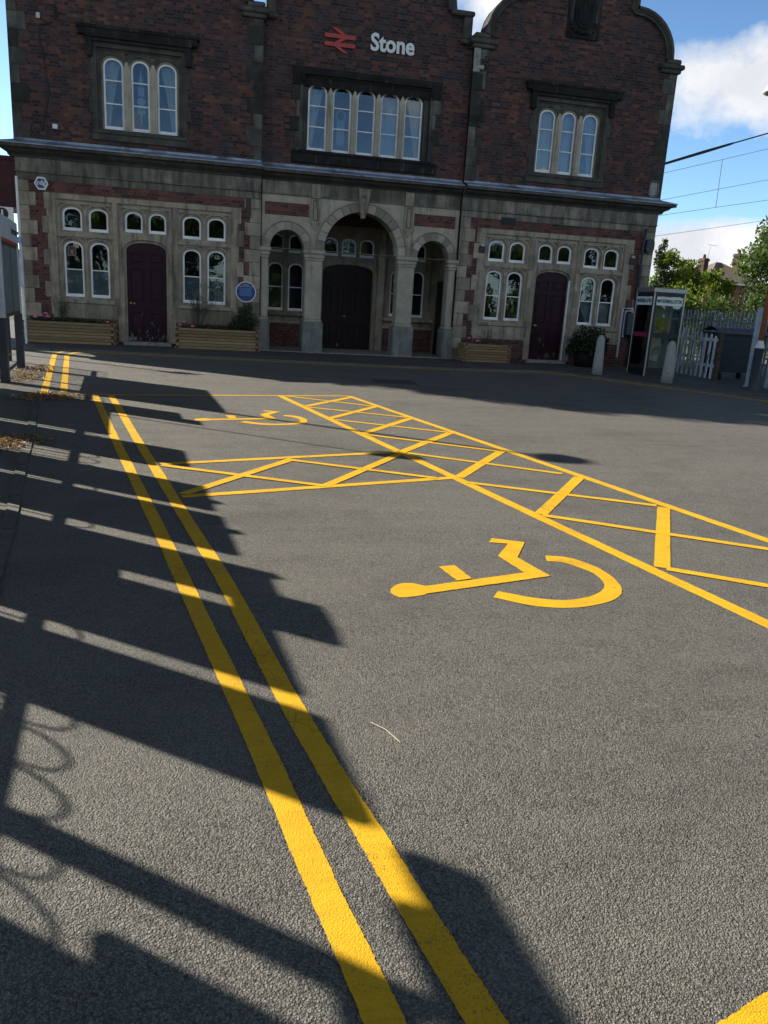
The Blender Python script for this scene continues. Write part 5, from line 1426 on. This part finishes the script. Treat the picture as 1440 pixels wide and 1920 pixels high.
OUT = ' added unseen by the railings to cast its shadow'
shadow_board([(2.64, 3.10, .3, 1.80), (3.10, 3.40, .3, 1.96)], [(2.72, 1.6), (3.34, 1.6)], 'stepped notice board'+OUT)
shadow_board([(3.41, 5.06, .05, 1.10)], [(3.5, 1.1), (5.0, 1.1)], 'low wide notice board'+OUT)
shadow_board([(5.26, 6.02, .25, 1.68), (6.02, 6.22, .25, 1.45)], [(5.32, 1.6), (6.1, 1.4)], 'notice board with a lowered corner'+OUT)
shadow_board([(6.72, 7.46, .15, 1.72)], [(7.18, 1.74)], 'first square notice board with pointed post'+OUT)
shadow_board([(7.58, 8.45, .15, 1.74)], [(7.92, 1.77)], 'second square notice board with pointed post'+OUT)
shadow_board([(8.67, 9.02, .15, 1.83), (9.02, 9.22, .15, 1.98), (9.22, 9.38, .1, 1.17), (9.22, 9.38, 1.63, 1.98), (9.38, 9.52, .15, 1.97), (9.55, 10.19, .15, 1.74)], [(8.70, 1.84)], 'notice board with a small opening'+OUT)
shadow_board([(10.33, 10.98, .1, 1.77)], [(10.42, 1.5), (10.9, 1.5)], 'third square notice board'+OUT)
shadow_board([(11.04, 11.30, 1.80, 1.95), (11.30, 13.6, 1.73, 1.95), (11.92, 12.05, 1.12, 1.725), (12.05, 13.6, .86, 1.725), (11.745, 11.915, 1.55, 1.725)], [(11.68, 1.7), (13.5, 1.7)], 'wide notice board with a long header'+OUT)
t = thing('lamp_post', 'slim lamp post beside the railings, outside the photograph', 'street lamp', tuple(FT @ Vector((2.25, -.5, 0))))
q = Vector((-4.25, -8.4, 0)); t.location = q; mb = MB(); mb.lathe([(.06, 0), (.035, 6.0)], tuple(q), 12); mb.build('shaft', M['dark_grey'], t, True)
mb = MB(); mb.lathe([(.24, 0), (.27, .03), (.2, .14), (.03, .22)], (q.x, q.y, 5.95), 16); mb.build('lantern', M['lampwhite'], t, True)
t = thing('shadow_pole', 'thin pole with a horn, unseen, added to cast a dark blob', 'loudspeaker', (-3.8, -10.2, 0))  # unseen pole and horn added only for the shadow they cast
MB().lathe([(.02, 0), (.015, 4.1)], (-3.8, -10.2, 0), 8).build('pole', M['dark_grey'], t); MB().tube([(-3.9, -10.2, 4.2), (-3.6, -10.25, 4.17)], [.05, .17], 12).build('horn', M['grey_paint'], t)
# help point sign, totem and slim white post near the station corner
t = thing('help_point_sign', 'square white sign with a black i above the notice board', 'sign', (-4.2, -4, 0))
mb = MB(); mb.box(-4.42, -3.95, -4.03, -4.0, 2.58, 2.93); mb.build('sign_plate', M['white_plain'], t)
mb = MB(); mb.box(-4.42, -3.95, -4.032, -3.998, 2.56, 2.585); mb.build('orange_edge', M['terracotta'], t)
MB().tube([(-4.25, -3.96, 0), (-4.25, -3.96, 2.9)], .04, 10).build('post', M['dark_grey'], t)
MB().plate([(-4.16+.115*math.cos(i*PI/14), 2.80+.115*math.sin(i*PI/14)) for i in range(28)], [], -4.036, -4.03, .5).build('black_disc', M['black_ink'], t)
text_mesh('lettering', 'i', .2, M['white_plain'], FRONT(-4.16, -4.039, 2.80), .001, .008, t)
text_mesh('lettering', 'Info point', .085, M['black_ink'], FRONT(-4.19, -4.033, 2.635), .001, .002, t)
t = thing('direction_sign', 'narrow white sign with red and blue top on a slim white post', 'sign', (-4.5, -1.2, 0))
MB().tube([(-4.45, -1.2, 0), (-4.46, -1.2, 3.85)], .03, 8).build('post', M['white_plain'], t)
MB().box(-4.62, -4.56, -1.3, -1.22, 1.36, 2.36).build('white_face', M['white_plain'], t); MB().box(-4.559, -4.40, -1.30, -1.235, 1.36, 2.22).build('side_face', M['grey_paint'], t)
MB().box(-4.62, -4.42, -1.302, -1.218, 2.361, 2.50).build('blue_top', M['sky_blue'], t); MB().box(-4.58, -4.48, -1.31, -1.301, 2.10, 2.34).build('red_band', M['red_sign'], t)
# maroon footbridge left of the station
t = thing('footbridge', 'maroon riveted railway footbridge left of the station', 'footbridge', (-8, 3, 0))
mb = MB(); mb.box(-16, -5.05, 1.9, 2.0, 3.45, 4.66); mb.box(-16, -5.05, 1.86, 1.9, 3.42, 3.52); mb.box(-16, -5.05, 1.86, 1.9, 4.58, 4.68); mb.box(-16, -5.05, 3.9, 4.0, 3.45, 4.66); mb.box(-16, -5.05, 1.9, 4.0, 3.4, 3.47)
for k in range(40): mb.lathe([(.02, -.01), (.02, .01)], (-15.9+k*.275, 1.855, 3.47), 6)
for k in range(6): mb.box(-5.1-k*1.2, -5.04-k*1.2, 1.86, 1.9, 3.5, 4.6)
mb.build('girder', M['maroon'], t)
mb = MB()
for k in range(8): 
    x = -5.2-k*1.1; mb.tube([(x, 1.95, 3.45), (x-.55, 1.95, 2.75)], .03, 5); mb.tube([(x-1.1, 1.95, 3.45), (x-.55, 1.95, 2.75)], .03, 5)
mb.tube([(-16, 1.95, 2.75), (-5.0, 1.95, 2.75)], .04, 5); mb.build('lattice', M['terracotta'], t)
for x in (-6.9, -14.5):
    mb = MB(); mb.box(x-.12, x+.12, 1.9, 2.1, 0, 3.4); mb.build('support', M['maroon'], t)
mb = MB(); mb.box(-6.85, -6.3, -1.25, .28, 3.3, 6.2); mb.add([(-6.95, -1.4, 6.2), (-6.15, -1.4, 6.2), (-6.15, .28, 6.2), (-6.95, .28, 6.2), (-6.95, -.5, 6.6), (-6.15, -.5, 6.6)], [(0, 1, 5, 4), (2, 3, 4, 5), (1, 2, 5), (3, 0, 4), (3, 2, 1, 0)])  # unseen landing added to shape the shadow on the road
bl = t
mb.build('shadow_landing', M['maroon'], bl)
for x in (-6.6,):
    mb = MB(); mb.box(x-.12, x+.12, -1.15, -.9, 0, 3.3); mb.build('support', M['maroon'], bl)  # leg under the added landing
tree('broadleaf_tree', 'tall dense tree left of the station, unseen, added for its shadow', (-8.7, 3.3, 0), 14.0, 2.5, 'leaf_a', 42000, .27, False, .44, None, 77, 150)  # unseen tree added so its shadow extends the station's across the road
random.seed(5)

# leaf litter
def litter(name, label, spots, n, lf=.035):
    def s():
        c = random.choice(spots); a = random.random()*6.28; rr = random.random()**.6
        return (c[0]+c[2]*rr*math.cos(a), c[1]+c[3]*rr*math.sin(a), .012+.02*random.random()), random.random()
    o = leaves(name, M['litter'], None, n, s, lf, 3., 2.5); tag(o, label, 'leaf litter', None, 'stuff')
litter('leaf_litter', 'dry brown leaves drifted along the left kerb and drain', [(-3.05, -7.3, .3, .9), (-2.95, -8.6, .3, .7), (-2.1, -10.7, .5, .3), (-1.95, -14.1, .45, .3), (-2.2, -11.0, .4, .25), (-2.1, -14.4, .4, .35)], 3200)
litter('scattered_leaf_bits', 'tiny leaf scraps and grit scattered over the forecourt', [(2, -13, 7, 7), (3, -6, 6, 3), (2.9, -18, 1.9, 2.6)], 120, .015)
def f():
    mb = MB(); mb.tube([(.57, -19.645, .006), (.612, -19.705, .010), (.649, -19.785, .004)], .0017, 5); return mb.build('dry_stalk', simple('straw', (.5, .46, .34), .8))
tag(f(), 'pale dry stalk lying on the asphalt', 'twig')
